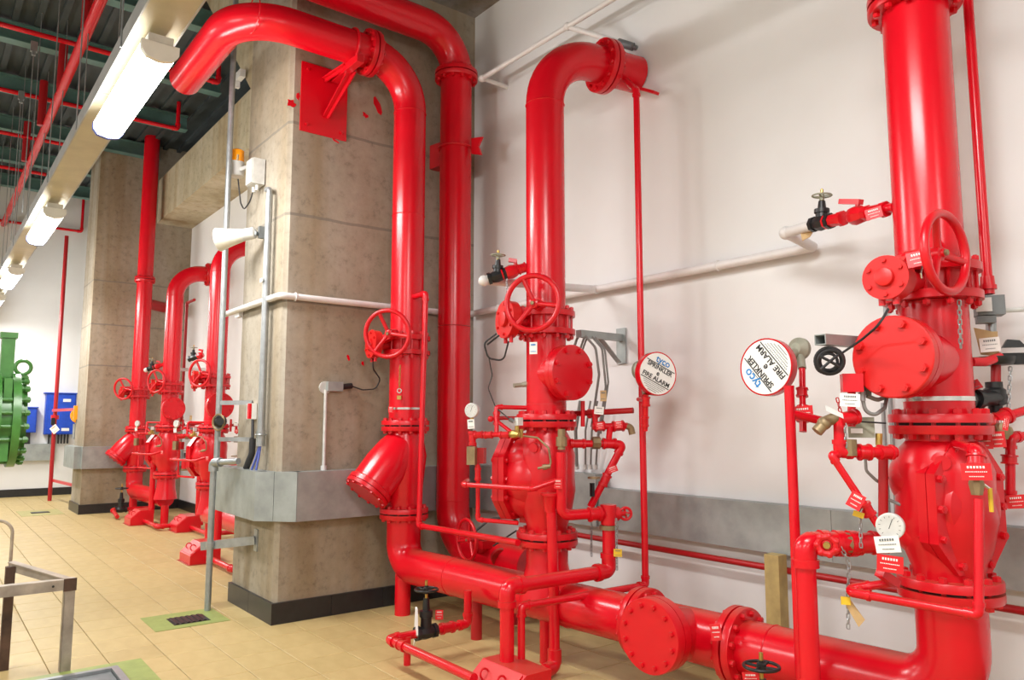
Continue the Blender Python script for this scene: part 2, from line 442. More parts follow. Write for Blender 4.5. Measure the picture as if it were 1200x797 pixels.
for k, (nv, d, x, y) in enumerate(tl):
    # leave the sunk pit and the drain opening free
    if -5.25 < x < -4.5 and .35 < y < 1.05: continue
    if k < 300:
        o = link('tile', tmesh_get(), None, floor); o.location = (x, y, 0); o.rotation_euler = (0, 0, random.choice((0, math.pi)))
    else: bx(x - TS / 2 + .002, x + TS / 2 - .002, y - TS / 2 + .002, y + TS / 2 - .002, -.012, 0, rest)
o = struct('tile_field', rest, TILE, parent=floor); o['kind'] = 'stuff'
struct('wall_right', bx(-6.2, 7, WY, WY + .25, 0, 6.8), WALL, 'white plastered wall behind the red risers')
struct('wall_right_far', bx(-19, -6.2, FWY, WY + .25, 0, 6.8), WALL, 'white wall of the bay beyond the pillar')
struct('wall_end', bx(EX - .25, EX, -6, WY, 0, 6.8), WALL, 'white end wall of the hall')
struct('wall_left', bx(-19, 7, -6.25, -6, 0, 6.8), WALL, 'white wall on the open side of the hall')
struct('wall_back', bx(6.75, 7, -6, WY + .2, 0, 6.8), WALL, 'white wall behind the viewer')
# roof: dark deck, ribs, teal purlins
ceil = struct('ceiling', bx(-19, 7, -6.2, WY + .2, ROOF, ROOF + .1), DECK, 'dark corrugated roof deck on teal steel')
rib = MB()
for k in range(44): bx(-19, 7, -6 + .235 * k, -6 + .235 * k + .07, ROOF - .05, ROOF, rib)
o = struct('deck_ribs', rib, DECK, parent=ceil); o['kind'] = 'stuff'
for k in range(-4, 12):
    x = -10.75 + 1.72 * -k
    if x < EX or x > 6.6: continue
    m = bx(x - .08, x + .08, -6, 3.1, ROOF - .075, ROOF - .06)
    bx(x - .008, x + .008, -6, 3.1, ROOF - .28, ROOF - .07, m); bx(x - .08, x + .08, -6, 3.1, ROOF - .295, ROOF - .28, m)
    struct('purlin', m, TEAL, parent=ceil)
# pillars
pil = struct('column_near', MB().prism((0, 0, 0), (1, 0, 0), (0, 1, 0), [(CXL, CY0), (CXR - .03, CY0), (CXR, CY0 + .03), (CXR, WY), (CXL, WY)], ROOF), CONC, 'board marked concrete pillar with red plate', False)
hz = Xp(292, 105, CXL).z
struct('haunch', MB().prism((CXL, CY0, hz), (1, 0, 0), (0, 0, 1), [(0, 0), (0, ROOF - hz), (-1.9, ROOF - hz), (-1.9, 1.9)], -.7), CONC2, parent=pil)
for (x, y, w_, h_, q) in ():
    pass
colf = struct('column_far', bx(FXL, FXR, CY0, FWY, 0, ROOF), CONC, 'far concrete pillar behind the far risers')
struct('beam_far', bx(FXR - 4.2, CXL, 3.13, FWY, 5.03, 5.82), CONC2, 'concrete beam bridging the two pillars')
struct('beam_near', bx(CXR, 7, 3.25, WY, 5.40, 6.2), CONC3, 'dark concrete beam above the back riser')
# skirtings
def skirt(name, segs, label):
    p = None
    for i, (x0, x1, y0, y1) in enumerate(segs):
        m = bx(x0, x1, y0, y1, 0, .155)
        if p is None: p = struct(name, m, BLACK, label)
        else: struct('skirting_tile', m, BLACK, parent=p)
T_ = .025
sg = [(CXL - T_, (CXL + CXR) / 2 - .002, CY0 - T_, CY0), ((CXL + CXR) / 2 + .002, CXR + T_, CY0 - T_, CY0)]
sg += [(CXR, CXR + T_, CY0 + .453 * k, CY0 + .453 * (k + 1) - .003) for k in range(4)] + [(CXL - T_, CXL, CY0, WY)]
skirt('baseboard_near_pillar', sg, 'black tiled skirting round the near pillar')
skirt('baseboard_far_pillar', [(FXL - T_, FXR + T_, CY0 - T_, CY0), (FXR, FXR + T_, CY0, FWY), (FXL - T_, FXL, CY0, FWY)], 'black skirting round the far pillar')
skirt('baseboard_end', [(EX, EX + T_, -6, FWY)], 'black skirting along the end wall')
skirt('baseboard_far_bay', [(FXR, CXL, FWY - T_, FWY)], 'black skirting in the far bay')
skirt('baseboard_right', [(CXR, 6.7, WY - T_, WY)], 'black skirting behind the header pipe')
# red paint smears on the near pillar's side
def blot(px, py, sx, sy, q):
    c = Xp(px, py, CXR); pts = []
    for k in range(11):
        a = 2 * math.pi * k / 11; r = 1 + random.uniform(-.35, .3)
        x, y = math.cos(a) * r * sx, math.sin(a) * r * sy
        pts.append((x * math.cos(q) - y * math.sin(q), x * math.sin(q) + y * math.cos(q)))
    struct('paint_smear', MB().prism(c, (0, 1, 0), (0, 0, 1), pts, .003), RED, parent=pil)
for a in ((442, 123, .035, .075, .5), (428, 135, .02, .03, .8), (408, 419, .012, .03, .4), (341, 121, .035, .03, 0), (349, 113, .015, .03, 0), (393, 165, .03, .012, -.3), (425, 426, .01, .02, .2)): blot(*a)
# galvanised wireway round the near pillar and along the wall
PR = .13
th = TH('wireway', 'galvanised sheet metal wireway wrapped round the near pillar', 'wireway', (CXR, CY0 - PR, .76))
zt, zb = 1.125, .755
xa = Yp(247, 548, CY0 - PR).x
seam = .22
th.part('panel', bx(xa, CXR - .12, CY0 - PR, CY0 - .001, zb, zt), GALV, smooth=False)
a_ = (CXR - .12, CY0 - PR); b_ = (CXR + PR, CY0 + .10)
for q0, q1 in ((0, .45), (.46, 1)):
    p0 = [a_[i] + (b_[i] - a_[i]) * q0 for i in (0, 1)]; p1 = [a_[i] + (b_[i] - a_[i]) * q1 for i in (0, 1)]
    nn = Vector((p1[1] - p0[1], -(p1[0] - p0[0]))).normalized() * .1
    th.part('panel', MB().prism((0, 0, zb), (1, 0, 0), (0, 1, 0), [p0, p1, (p1[0] - nn.x, p1[1] - nn.y), (p0[0] - nn.x, p0[1] - nn.y)], zt - zb), GALV, smooth=False)
th.part('panel', bx(CXR + .001, CXR + PR, CY0 + .104, 3.1, zb, zt), GALV, smooth=False)
th.part('panel', bx(CXR + .001, CXR + PR, 3.104, WY - .12, zb, zt), GALV, smooth=False)
th.part('panel', bx(CXL - PR, CXL - .001, CY0 - PR + .1, 3.6, zb, zt), GALV, smooth=False)
th.part('panel', bx(xa + .0, CXL - .001, CY0 - PR + .002, CY0 - .01, zb + .002, zt + .002), GALV, smooth=False)
xs = Yp(712, 580, WY).x
th = TH('wireway', 'tall galvanised wireway on the white wall behind the middle riser', 'wireway', (-4.5, WY - .1, .755))
th.part('panel', bx(CXR + PR + .005, -4.72, WY - .12, WY - .001, .755, 1.125), GALV, smooth=False)
th.part('panel', bx(-4.717, xs, WY - .12, WY - .001, .755, 1.125), GALV, smooth=False)
th = TH('wireway', 'low galvanised wireway running right along the white wall', 'wireway', (-1, WY - .1, .755))
xx = xs + .003
for x1 in (-2.2, -.6, 1.0, 3.0, 6.6):
    th.part('panel', bx(xx, x1 - .003, WY - .10, WY - .001, .755, 1.03), GALV, smooth=False); xx = x1
th = TH('wireway', 'galvanised wireway round the far pillar', 'wireway', (FXR, CY0 - PR, .75))
th.part('panel', bx(FXL - PR, FXR, CY0 - PR, CY0 - .001, .74, 1.1), GALV, smooth=False)
th.part('panel', bx(FXR + .001, FXR + PR, CY0 - PR + .1, FWY - .01, .74, 1.1), GALV, smooth=False)
th = TH('wireway', 'galvanised wireway along the far end wall', 'wireway', (EX, 1, .72))
for k in range(3): th.part('panel', bx(EX + .001, EX + .12, -4 + 2.1 * k, -4 + 2.1 * k + 2.09, .72, 1.06), GALV, smooth=False)
# ================================================================== LIGHT TRUNKING
def trunking(y, label, x0=EX + .05, x1=6.5):
    t = TH('light_trunking', label, 'trunking', (x0, y, TRAY_Z))
    n = 8; L = (x1 - x0) / n
    for k in range(n):
        a = x0 + L * k; t.part('trunking_length', bx(a, a + L - .004, y - .12, y + .12, TRAY_Z, TRAY_Z + .012), TRAYM, smooth=False)
        t.part('side_plate', bx(a, a + L - .004, y - .13, y - .12, TRAY_Z - .005, TRAY_Z + .11), TRAYS, smooth=False)
        t.part('side_plate', bx(a, a + L - .004, y + .12, y + .13, TRAY_Z - .005, TRAY_Z + .11), TRAYS, smooth=False)
    x = x0 + 1.2
    while x < x1:
        for s in (-1, 1): t.part('hanger_rod', MB().cyl((x, y + .135 * s, TRAY_Z), (x, y + .135 * s, ROOF - .05), .006, n=6), GALVP)
        x += 1.72
    return t
trunking(.99, 'long pale light trunking hung over the hall in view')
trunking(-2.6, 'pale light trunking of the parallel row outside the picture')
def fixture(x, y, label, grp):
    t = TH('strip_light', label, 'light', (x, y, TRAY_Z - .16), grp); L = 1.62
    t.part('housing', bx(x - L / 2, x + L / 2, y - .07, y + .07, TRAY_Z - .10, TRAY_Z - .05), LGREY, smooth=False)
    pr = [(-.10, 0), (-.10, -.05), (-.07, -.09), (0, -.105), (.07, -.09), (.10, -.05), (.10, 0)]
    t.part('diffuser', MB().prism((x - L / 2 + .04, y, TRAY_Z - .10), (0, 1, 0), (0, 0, 1), pr, L - .08), LAMP)
    for s in (-1, 1):
        t.part('end_cap', MB().prism((x + s * (L / 2 - .02) - .02, y, TRAY_Z - .098), (0, 1, 0), (0, 0, 1), [(a * 1.06, b * 1.06) for a, b in pr], .04), WHITE if s > 0 else LBLUE)
        t.part('hanger', bx(x + s * .5 - .02, x + s * .5 + .02, y - .03, y + .03, TRAY_Z - .05, TRAY_Z), LGREY, smooth=False)
RL = ['lit strip light nearest the viewer under the trunking', 'lit strip light second along the trunking', 'lit strip light third along the trunking', 'lit strip light last along the trunking near the end wall',
      'lit strip light overhead outside the picture', 'lit strip light behind the viewer']
for i, (x, y) in enumerate(ROW_A): fixture(x, y, RL[i], 'strip lights on the trunking in view')
for (x, y) in ROW_B: fixture(x, y, 'lit strip light of the row outside the picture', 'strip lights of the parallel row')
# ================================================================== ROOF PIPES
def spr(px0, py0, px1, py1, z, label, rise=None, r=.03):
    a = Zp(px0, py0, z); b = Zp(px1, py1, z); b.x = a.x = (a.x + b.x) / 2; a.y -= 4
    pts = [a, b] + ([b + V3(0, 0, ROOF - z - .02)] if rise else [])
    run('sprinkler_branch', label, 'pipe', pts, r, RED, collars=bool(rise))
spr(0, 35, 260, 92, 6.0, 'red sprinkler branch under the roof turning up beside the pillar haunch', True)
spr(0, 107, 210, 149, 6.0, 'second red sprinkler branch with a riser before the beam', True)
spr(0, 157, 75, 167, 5.9, 'third red sprinkler branch crossing under the roof')
spr(0, 197, 55, 203, 5.8, 'fourth red sprinkler branch near the end wall')
spr(40, 263, 95, 272, 5.6, 'red sprinkler branch turning up by the far pillar', True, .028)
a = Zp(112, 0, 5.55); b = Zp(6, 265, 5.55); a.y = b.y = (a.y + b.y) / 2; a.x += 6
one('sprinkler_main', 'long red sprinkler main under the roof crossing the branches', 'pipe', MB().tube([a, b], .052, 20), RED)
for i, (px, py) in enumerate(((103, 0), (73, 80), (50, 120), (31, 165))):
    p = Zp(px, py, 5.85)
    one('pipe_drop', ['short red drop pipe beside the main at the picture top', 'short red drop pipe under the first branch', 'short red drop pipe under the second branch', 'short red drop pipe next to the third branch'][i], 'pipe', MB().cyl((p.x, p.y, 5.52), (p.x, p.y, 6.15), .05), DRED)
for i, (px, py) in enumerate(((40, 55), (25, 112))):
    p = Zp(px, py, 5.9); t = TH('beam_clamp', ['steel beam clamp with thin rod nearest the viewer', 'steel beam clamp with thin rod farther back'][i], 'clamp', p)
    t.part('clamp', MB().box(p, (.05, .07, .12)).box(p + V3(0, 0, -.08), (.04, .04, .05)), GALVP)
    t.part('rod', MB().cyl(p, p + V3(0, 0, -2.0), .006, n=6), GALVP)
# ================================================================== RISERS
L_ = (-5.355, 3.10); M_ = (-3.749, 3.22); R_ = (-1.413, 3.40); B_ = (-5.408, 3.60)
PRr = .134; HZ = .385; FR = .192
FAR = []                                                # things of the near bay that the far bay repeats
def at(ax, z): return V3(ax[0], ax[1], z)
def zax(ax, px, py): return Dp(px, py, ax).z
hd = (V3(R_[0], R_[1], 0) - V3(L_[0], L_[1], 0)).normalized()
# ---- header pipe with its elbows, tees and legs
hdr = TH('header_pipe', 'thick red header pipe low along the wall joining the near risers', 'pipe', at(M_, 0))
eb = .40
zl_L = zax(L_, 474, 601); zu_L = zax(L_, 474, 499)
zl_M = zax(M_, 648, 630); zu_M = zax(M_, 645, 493)
zl_R = zax(R_, 1098, 688); zu_R = zax(R_, 1087, 497)
xb = Dp(763, 740, (-2.69, 3.3)); tB = at((-2.69, L_[1] + hd.y / hd.x * (-2.69 - L_[0])), HZ)
hdr.part('pipe', MB().tube([at(L_, zl_L - .03), at(L_, HZ), tB - hd * .30], PRr, 36, eb, 14), RED)
hdr.part('pipe', MB().tube([tB + hd * .30, at(R_, HZ), at(R_, zl_R - .03)], PRr, 36, eb, 14), RED)
hdr.part('tee', MB().tube([tB - hd * .30, tB + hd * .30], PRr * 1.03, 36), RED)
for s in (-1, 1):
    hdr.flanges(tB + hd * .30 * s, hd, FR, .036, .012, 12, .017)
bd = V3(hd.y, -hd.x, 0); bl = tB + bd * .30 + V3(0, 0, .05)
hdr.part('tee_branch', MB().cyl(tB, bl, PRr * 1.0, n=32), RED)
hdr.part('flange', MB().lathe(bl - bd * .05, bd, [(0, FR * .96), (.045, FR * .96)], 40), RED2)
hdr.part('blank_flange', MB().lathe(bl, bd, [(0, FR * .96), (.05, FR * .96), (.056, FR * .94)], 40), RED2)
hdr.bolts(bl + bd * .01, bd, FR * .78, 12, .014, .062)
hdr.part('saddle_tee', MB().lathe(at(M_, HZ), UP, [(0, PRr * 1.35), (.10, PRr * 1.25), (.17, PRr * 1.08), (.23, PRr), (zl_M - HZ - .03, PRr)], 36), RED)
lg = Zp(472, 722)
hdr.part('leg', MB().cyl((L_[0], L_[1] - .0, 0), at(L_, HZ), .062, n=24), RED)
hdr.part('leg', MB().cyl((M_[0], M_[1], 0), at(M_, HZ), .05, n=24), RED)
hdr.part('leg', MB().cyl((R_[0], R_[1], 0), at(R_, HZ), .075, n=24), RED)
for px in (597, 700, 905):
    pass
for x in (-4.45, -2.05):
    y = L_[1] + hd.y / hd.x * (x - L_[0]); hdr.part('leg', MB().cyl((x, y, 0), (x, y, HZ), .04, n=16), DRED)
for f in (.17, .46, .80):
    c = at(L_, HZ) + hd * (3.95 * f); hdr.part('weld_seam', MB().torus(c, hd, PRr, .004, 40, 6), RED)
tag('small red tag on the header flange beside the blank end', Dp(839, 741, (-2.4, 3.35), .21), (.55, -.83, .1), .05, .075, 8)
# ---- left riser
lr = TH('riser_pipe', 'tall red riser beside the near pillar bending towards the viewer overhead', 'pipe', at(L_, zu_L))
ztop = Xp(330, 28, L_[0]).z
yc = Xp(262, 24, L_[0]).y
zv1 = zax(L_, 477, 397); zv0 = zax(L_, 477, 414)
e1 = Zp(222, 90, ztop); e2 = Zp(240, 62, ztop); yrun = (e1.y + e2.y) / 2; xend = e1.x - .06
lr.part('pipe', MB().tube([at(L_, zu_L + .03), at(L_, zv0 - .02)], PRr, 36), RED)
lr.part('pipe', MB().tube([at(L_, zv1 + .02), V3(L_[0], L_[1], ztop), V3(L_[0], yrun, ztop), V3(xend - .02, yrun, ztop)], PRr, 36, .40, 14), RED)
lr.part('end_cap', MB().ball((xend - .02, yrun, ztop), PRr * .995, (.5, 1, 1), 28, 16), RED)
yf = Xp(433, 57, L_[0]).y
lr.flanges((L_[0], yf, ztop), (0, 1, 0), FR * .98, .036, .012, 12, .017)
for z in (3.2, ztop - .42): lr.part('weld_seam', MB().torus(at(L_, z), UP, PRr, .004, 40, 6), RED)
for y in (yf - .95,): lr.part('weld_seam', MB().torus((L_[0], y, ztop), (0, 1, 0), PRr, .004, 40, 6), RED)
# bracket plate on the pillar
bp = TH('pipe_bracket', 'red square wall plate with struts carrying the left riser bend', 'bracket', (CXR, 2.48, 3.85))
y0, y1 = Xp(352, 110, CXR).y, Xp(406, 120, CXR).y; z0, z1 = Xp(380, 160, CXR).z, Xp(380, 80, CXR).z
bp.part('plate', bx(CXR + .001, CXR + .014, y0, y1, z0, z1), RED)
for yy in (y0 + .05, y1 - .05):
    for zz in (z0 + .06, z1 - .06): bp.inst('bolt', bolt_mesh(.013, .02, RED2), None, (CXR + .014, yy, zz), (0, math.pi / 2, 0))
pc = V3(L_[0] - .05, yf - .16, ztop - .16)
bp.part('strut', MB().beam((CXR + .02, y0 + .20, z1 - .10), pc + V3(0, -.02, .02), .06, .012), RED2)
bp.part('strut', MB().beam((CXR + .02, y0 + .20, z1 - .10), pc + V3(0, -.02, .02), .012, .06), RED2)
bp.part('strut', MB().beam((CXR + .02, y0 + .22, z0 + .16), pc + V3(0, .03, 0), .07, .012), RED2)
bp.part('strut', MB().beam((CXR + .02, y0 + .22, z0 + .16), pc + V3(0, .05, 0), .012, .07), RED2)
bp.part('cross_angle', MB().beam(pc + V3(-.25, -.0, 0), pc + V3(.22, 0, 0), .06, .06), RED2)
bp.part('u_bolt', MB().torus((L_[0], yf - .16, ztop), (0, 1, 0), PRr + .012, .011, 36, 8), RED2)
# ---- Y strainer on the left riser
def strainer(label):
    t = TH('strainer', label, 'strainer', at(L_, zl_L))
    zm = (zl_L + zu_L) / 2
    t.part('body', MB().lathe(at(L_, zl_L + .03), UP, [(0, PRr), (.06, PRr * 1.02), (.2, PRr * 1.12), (.42, PRr * 1.3), (zu_L - zl_L - .14, PRr * 1.12), (zu_L - zl_L - .06, PRr)], 36), RED)
    cc = Xp(431, 575, L_[0]); st = at(L_, zu_L - .12); d = (cc - st).normalized()
    L = (cc - st).length
    t.part('basket_branch', MB().lathe(st, d, [(0, .135), (L * .25, .165), (L * .55, .178), (L - .05, .172)], 36), RED)
    t.part('branch_flange', MB().lathe(cc - d * .05, d, [(0, .178), (.01, .188), (.045, .188)], 36), RED2)
    t.part('blank_cap', MB().lathe(cc, d, [(0, .188), (.028, .186), (.03, .15), (.034, .15)], 36), RED2)
    t.bolts(cc - d * .005, d, .166, 12, .013, .046)
    t.flanges(at(L_, zl_L), UP, FR, .036, .012, 12, .017); t.flanges(at(L_, zu_L), UP, FR, .036, .012, 12, .017)
    return t
STR = strainer('red Y strainer with slanting blank cap on the riser by the near pillar')
# ---- butterfly valve with gearbox and handwheel
def butterfly(label, ax, z0, z1, gc, gn, gR, wc, wn, wR, sw=None, gthick=.07):
    t = TH('butterfly_valve', label, 'valve', at(ax, z0))
    for z in (z0, z1):
        t.part('flange', MB().lathe(at(ax, z - .018), UP, [(0, FR), (.034, FR), (.036, FR * .98)], 40), RED2)
    t.part('body', MB().lathe(at(ax, z0), UP, [(.0, FR * .80), (z1 - z0, FR * .80)], 36), RED2)
    t.bolts(at(ax, (z0 + z1) / 2), UP, FR * .87, 12, .016, (z1 - z0) / 2 + .045)
    gc = Vector(gc); gn = Vector(gn).normalized()
    b = at(ax, (z0 + z1) / 2)
    t.part('valve_neck', MB().cyl(b, gc - gn * gthick * .3, .045, n=16), RED2)
    g = t.part('gearbox', MB().lathe(gc - gn * gthick, gn, [(0, gR * .86), (.006, gR * .97), (gthick * .75, gR * .97), (gthick * .76, gR), (gthick, gR)], 32), ORED)
    t.part('gear_cover', MB().lathe(gc + gn * .001, gn, [(0, gR * .42), (.02, gR * .40), (.022, gR * .36)], 24), ORED, g)
    a, u, v = frame(gn)
    t.bolts(gc, gn, gR * .78, 6, .010, .012, ORED, parent=g)
    wc = Vector(wc); wn = Vector(wn).normalized()
    # worm shaft from gearbox to the wheel, with housing lugs below
    w0 = wc - wn * .16
    t.part('worm_housing', MB().cyl(w0, w0 + wn * .10, .034, n=14).beam(w0, gc - gn * gthick * .5, .055, .055), RED2, g)
    t.part('worm_shaft', MB().cyl(w0, wc, .014, n=10), RED2, g)
    for s in (-.3, .3): t.part('cable_gland', MB().cyl(gc - gn * .03 + UP * (-gR * .85) + gn.cross(UP) * gR * s, gc - gn * .03 + UP * (-gR * 1.22) + gn.cross(UP) * gR * s, .013, n=10), RED2, g)
    handwheel(t, wc, wn, wR, .0175, RED2, 3, .03, phase=.9)
    return t
TC = V3(.70, -.71, .0)
BVL = butterfly('red butterfly valve with handwheel facing out on the riser by the near pillar', L_, zv0, zv1,
                Dp(434, 403, L_, .14), (-.10, -.98, .05), .115, Dp(454, 391, L_, .36), (.62, -.76, -.12), .178)
# ---- back riser
zt = Xp(500, 30, B_[0]).z; zf = zax(B_, 533, 90); zk = zax(B_, 535, 175)
br = TH('riser_pipe', 'tall red riser in the corner behind the left riser', 'pipe', at(B_, 0))
br.part('pipe', MB().tube([V3(-4.42, 3.64, .44), V3(B_[0], B_[1], .44), at(B_, zt), V3(B_[0], 1.2, zt)], .140, 36, .36, 14), RED)
br.flanges(at(B_, zf), UP, FR, .036, .012, 12, .017)
br.part('weld_seam', MB().torus(at(B_, .85), UP, .14, .004, 40, 6), RED)
br.part('weld_seam', MB().torus(at(B_, 2.32), UP, .14, .004, 40, 6), DRED)
br.part('leg', MB().cyl((-4.6, 3.64, 0), (-4.6, 3.64, .44), .05, n=16), DRED)
bk = TH('pipe_clamp', 'red clamp and angle holding the back riser to the pillar', 'clamp', at(B_, zk))
bk.part('clamp_band', MB().torus(at(B_, zk), UP, .150, .010, 36, 8), RED2)
bk.part('angle_bar', MB().beam(V3(CXR, B_[1] - .05, zk - .02), V3(B_[0] - .10, B_[1] - .02, zk - .02), .10, .22), DRED)
pa = Dp(560, 176, B_)
bk.part('angle_bar', MB().prism(V3(B_[0] + .15, B_[1] + .08, zk - .07), (1, .2, 0), (0, 0, 1), [(0, 0), (.12, -.04), (.08, .05), (.13, .12), (0, .14)], .02), RED2)
# ---- middle riser
mr = TH('riser_pipe', 'red gooseneck riser in the middle turning into the white wall', 'pipe', at(M_, zu_M))
mend = Yp(746, 88, WY - .002); zmt = mend.z; gd = (mend - V3(M_[0], M_[1], zmt)).normalized(); ymf = .50
mv1 = zax(M_, 640, 369); mv0 = zax(M_, 641, 390)
mr.part('pipe', MB().tube([at(M_, zu_M + .03), at(M_, mv0 - .02)], PRr * .97, 36), RED)
mr.part('pipe', MB().tube([at(M_, mv1 + .02), at(M_, zmt), mend], PRr * .97, 36, .40, 14), RED)
mr.flanges(at(M_, zmt) + gd * ymf, gd, FR, .036, .012, 12, .017)
mr.part('weld_seam', MB().torus(at(M_, zmt - .40), UP, PRr * .97, .005, 40, 6), RED)
mr.part('silver_band', MB().lathe(at(M_, zu_M + .10), UP, [(0, PRr * .98), (.012, PRr * .98)], 36), RED2)
# tee branch with blank flange
mc = Dp(672, 437, M_, .16); mz = mc.z; mdir = V3(1, .0, 0)
mr.part('tee_branch', MB().cyl(at(M_, mz), V3(M_[0] + .20, M_[1], mz), PRr * .9, n=32), RED)
mb_ = V3(M_[0] + .22, M_[1], mz)
mr.part('flange', MB().lathe(mb_ - mdir * .035, mdir, [(0, .175), (.033, .175)], 40), RED2)
mr.part('blank_flange', MB().lathe(mb_, mdir, [(0, .175), (.034, .175), (.038, .170)], 40), RED2)
mr.bolts(mb_, mdir, .145, 8, .019, .058)
BVM = butterfly('red butterfly valve with round gearbox and handwheel on the middle riser', M_, mv0, mv1,
                Dp(591, 374, M_, .10), (-.16, -.98, .03), .125, Dp(624, 355, M_, .30), (.50, -.86, 0), .172)
# ---- alarm check valve
def alarm_valve(label, ax, z0, z1, n, t0, prt, hw=.205, bo=.07, bk_=1.28, nr=.205):
    n = Vector(n).normalized(); t = TH('alarm_check_valve', label, 'valve', at(ax, z0)); zc = (z0 + z1) / 2; h = z1 - z0
    sd = UP.cross(n); m = MB()
    m.lathe(at(ax, z0 + .03), UP, [(0, prt), (.04, prt), (h * .2, prt * 1.25), (h * .36, prt * 1.42), (h * .5, prt * 1.38), (h * .66, prt * 1.42), (h * .80, prt * 1.22), (h - .10, prt), (h - .06, prt)], 36)
    t.part('body', m, RED2)
    for s, k in ((1, 1.0), (-1, .95)):
        b = MB().ball(at(ax, zc + s * h * .155) + n * bo, prt * bk_ * k, (1, 1, .86), 28, 16); t.part('body_bulge', b, RED2)
    t.part('neck', MB().ball(at(ax, zc) + n * t0 * .5, nr, (1, 1, 1.12), 32, 20), RED2)
    t.part('rib', MB().beam(at(ax, zc) - sd * .0, at(ax, zc) + n * t0, .03, h * .78), RED2)
    hh, c = .262, .125
    oc = [(-hw, -hh + c), (-hw + c * .8, -hh), (hw - c * .8, -hh), (hw, -hh + c), (hw, hh - c), (hw - c * .8, hh), (-hw + c * .8, hh), (-hw, hh - c)]
    o = at(ax, zc) + n * t0
    t.part('body_flange', MB().prism(o, sd, UP, oc, .042), RED2, smooth=False)
    cv = t.part('cover_plate', MB().prism(o + n * .046, sd, UP, oc, .042), RED2, smooth=False)
    t.part('cover_dome', MB().lathe(o + n * .088, n, [(0, .15), (.02, .14), (.035, .10), (.04, .02)], 28), RED2, cv)
    t.part('cast_mark', MB().box(o + n * .115 + UP * .08, (.09, .03, .01), sd, UP), RED2, cv)
    me = bolt_mesh(.017, .062, RED2); e = n.to_track_quat('Z', 'Y').to_euler()
    for (x, y) in oc: t.inst('bolt', me, None, o + n * .044 + (sd * x + UP * y) * .86, e)
    for s in (-1, 1): t.inst('bolt', me, None, o + n * .044 + sd * s * hw * .88, e)
    t.part('boss', MB().lathe(at(ax, zc + h * .27) + V3(.05, -.11, 0), (.35, -.93, 0), [(0, .045), (.05, .045), (.055, .03), (.07, .03)], 18), RED2)
    t.flanges(at(ax, z0), UP, FR * 1.02, .036, .012, 12, .018); t.flanges(at(ax, z1), UP, FR * 1.02, .036, .012, 12, .018)
    return t
AVM = alarm_valve('red cast alarm check valve with octagonal cover on the middle riser', M_, zl_M, zu_M, (-.95, -.32, 0), .20, PRr * .97, .205, .12, 1.38)
# ---- right riser
zRf = zax(R_, 1063, 3); rv1 = zax(R_, 1086, 318); rv0 = zax(R_, 1088, 350)
rr = TH('riser_pipe', 'thick red riser at the right rising out of the picture', 'pipe', at(R_, zu_R))
rr.part('pipe', MB().tube([at(R_, zu_R + .03), at(R_, rv0 - .02)], PRr, 36), RED)
rr.part('pipe', MB().tube([at(R_, rv1 + .02), at(R_, ztop), V3(R_[0], WY, ztop)], PRr, 36, .4, 12), RED)
rr.flanges(at(R_, zRf), UP, FR, .036, .012, 12, .017)
rr.part('silver_band', MB().lathe(at(R_, zax(R_, 1087, 468)), UP, [(-.009, PRr * 1.03), (.009, PRr * 1.03)], 40), CHROME)
rc = Dp(1050, 415, R_, .33); rb = V3(R_[0], R_[1] - .33, rc.z)
rb.x = Yp(1050, 415, rb.y).x; rdir = (rb - at(R_, rb.z)).normalized()
rr.part('tee_branch', MB().cyl(at(R_, rb.z), rb - rdir * .02, PRr * .9, n=32), RED)
rr.part('flange', MB().lathe(rb - rdir * .04, rdir, [(0, .165), (.036, .165)], 40), RED2)
rr.part('blank_flange', MB().lathe(rb, rdir, [(0, .165), (.034, .165), (.038, .160)], 40), ORED)
rr.bolts(rb, rdir, .135, 8, .0175, .058, ORED)
BVR = butterfly('red butterfly valve with dusty handwheel on the right hand riser', R_, rv0, rv1,
                Dp(1037, 325, R_, .27), (.10, -.98, 0), .088, Dp(1108, 296, R_, .30), (.99, -.08, .0), .155, gthick=.10)
AVR = alarm_valve('large red alarm check valve with octagonal cover on the right hand riser', R_, zl_R, zu_R, (.95, -.30, 0), .035, PRr, .19, -.03, 1.40, .165)
FARC = []
# ================================================================== WALL PIPES
wz = Yp(940, 292, 3.93).z
t = run('drain_pipe', 'long white drain pipe running level along the white wall', 'pipe', [(-5.64, 3.93, wz), (Yp(921, 273, 3.66).x, 3.93, wz)], .028, WPIPE)
for x in (-5.2, -4.0, -2.9): t.part('pipe_clip', MB().torus((x, 3.93, wz), (1, 0, 0), .030, .006, 20, 6).beam((x, 3.93, wz), (x, WY, wz), .02, .02), WPIPE)
one('pipe_run', 'thin red pipe running level along the wall below the wireway', 'pipe', MB().tube([(-4.42, 3.9, .672), (-1.2, 3.9, .672)], .019), DRED)
tp = Yp(906, 650, 3.82); one('support_post', 'ochre steel channel post holding the thin wall pipe', 'post',
    bx(tp.x - .045, tp.x + .045, 3.80, 3.88, 0, tp.z), TIMBER, smooth=False)
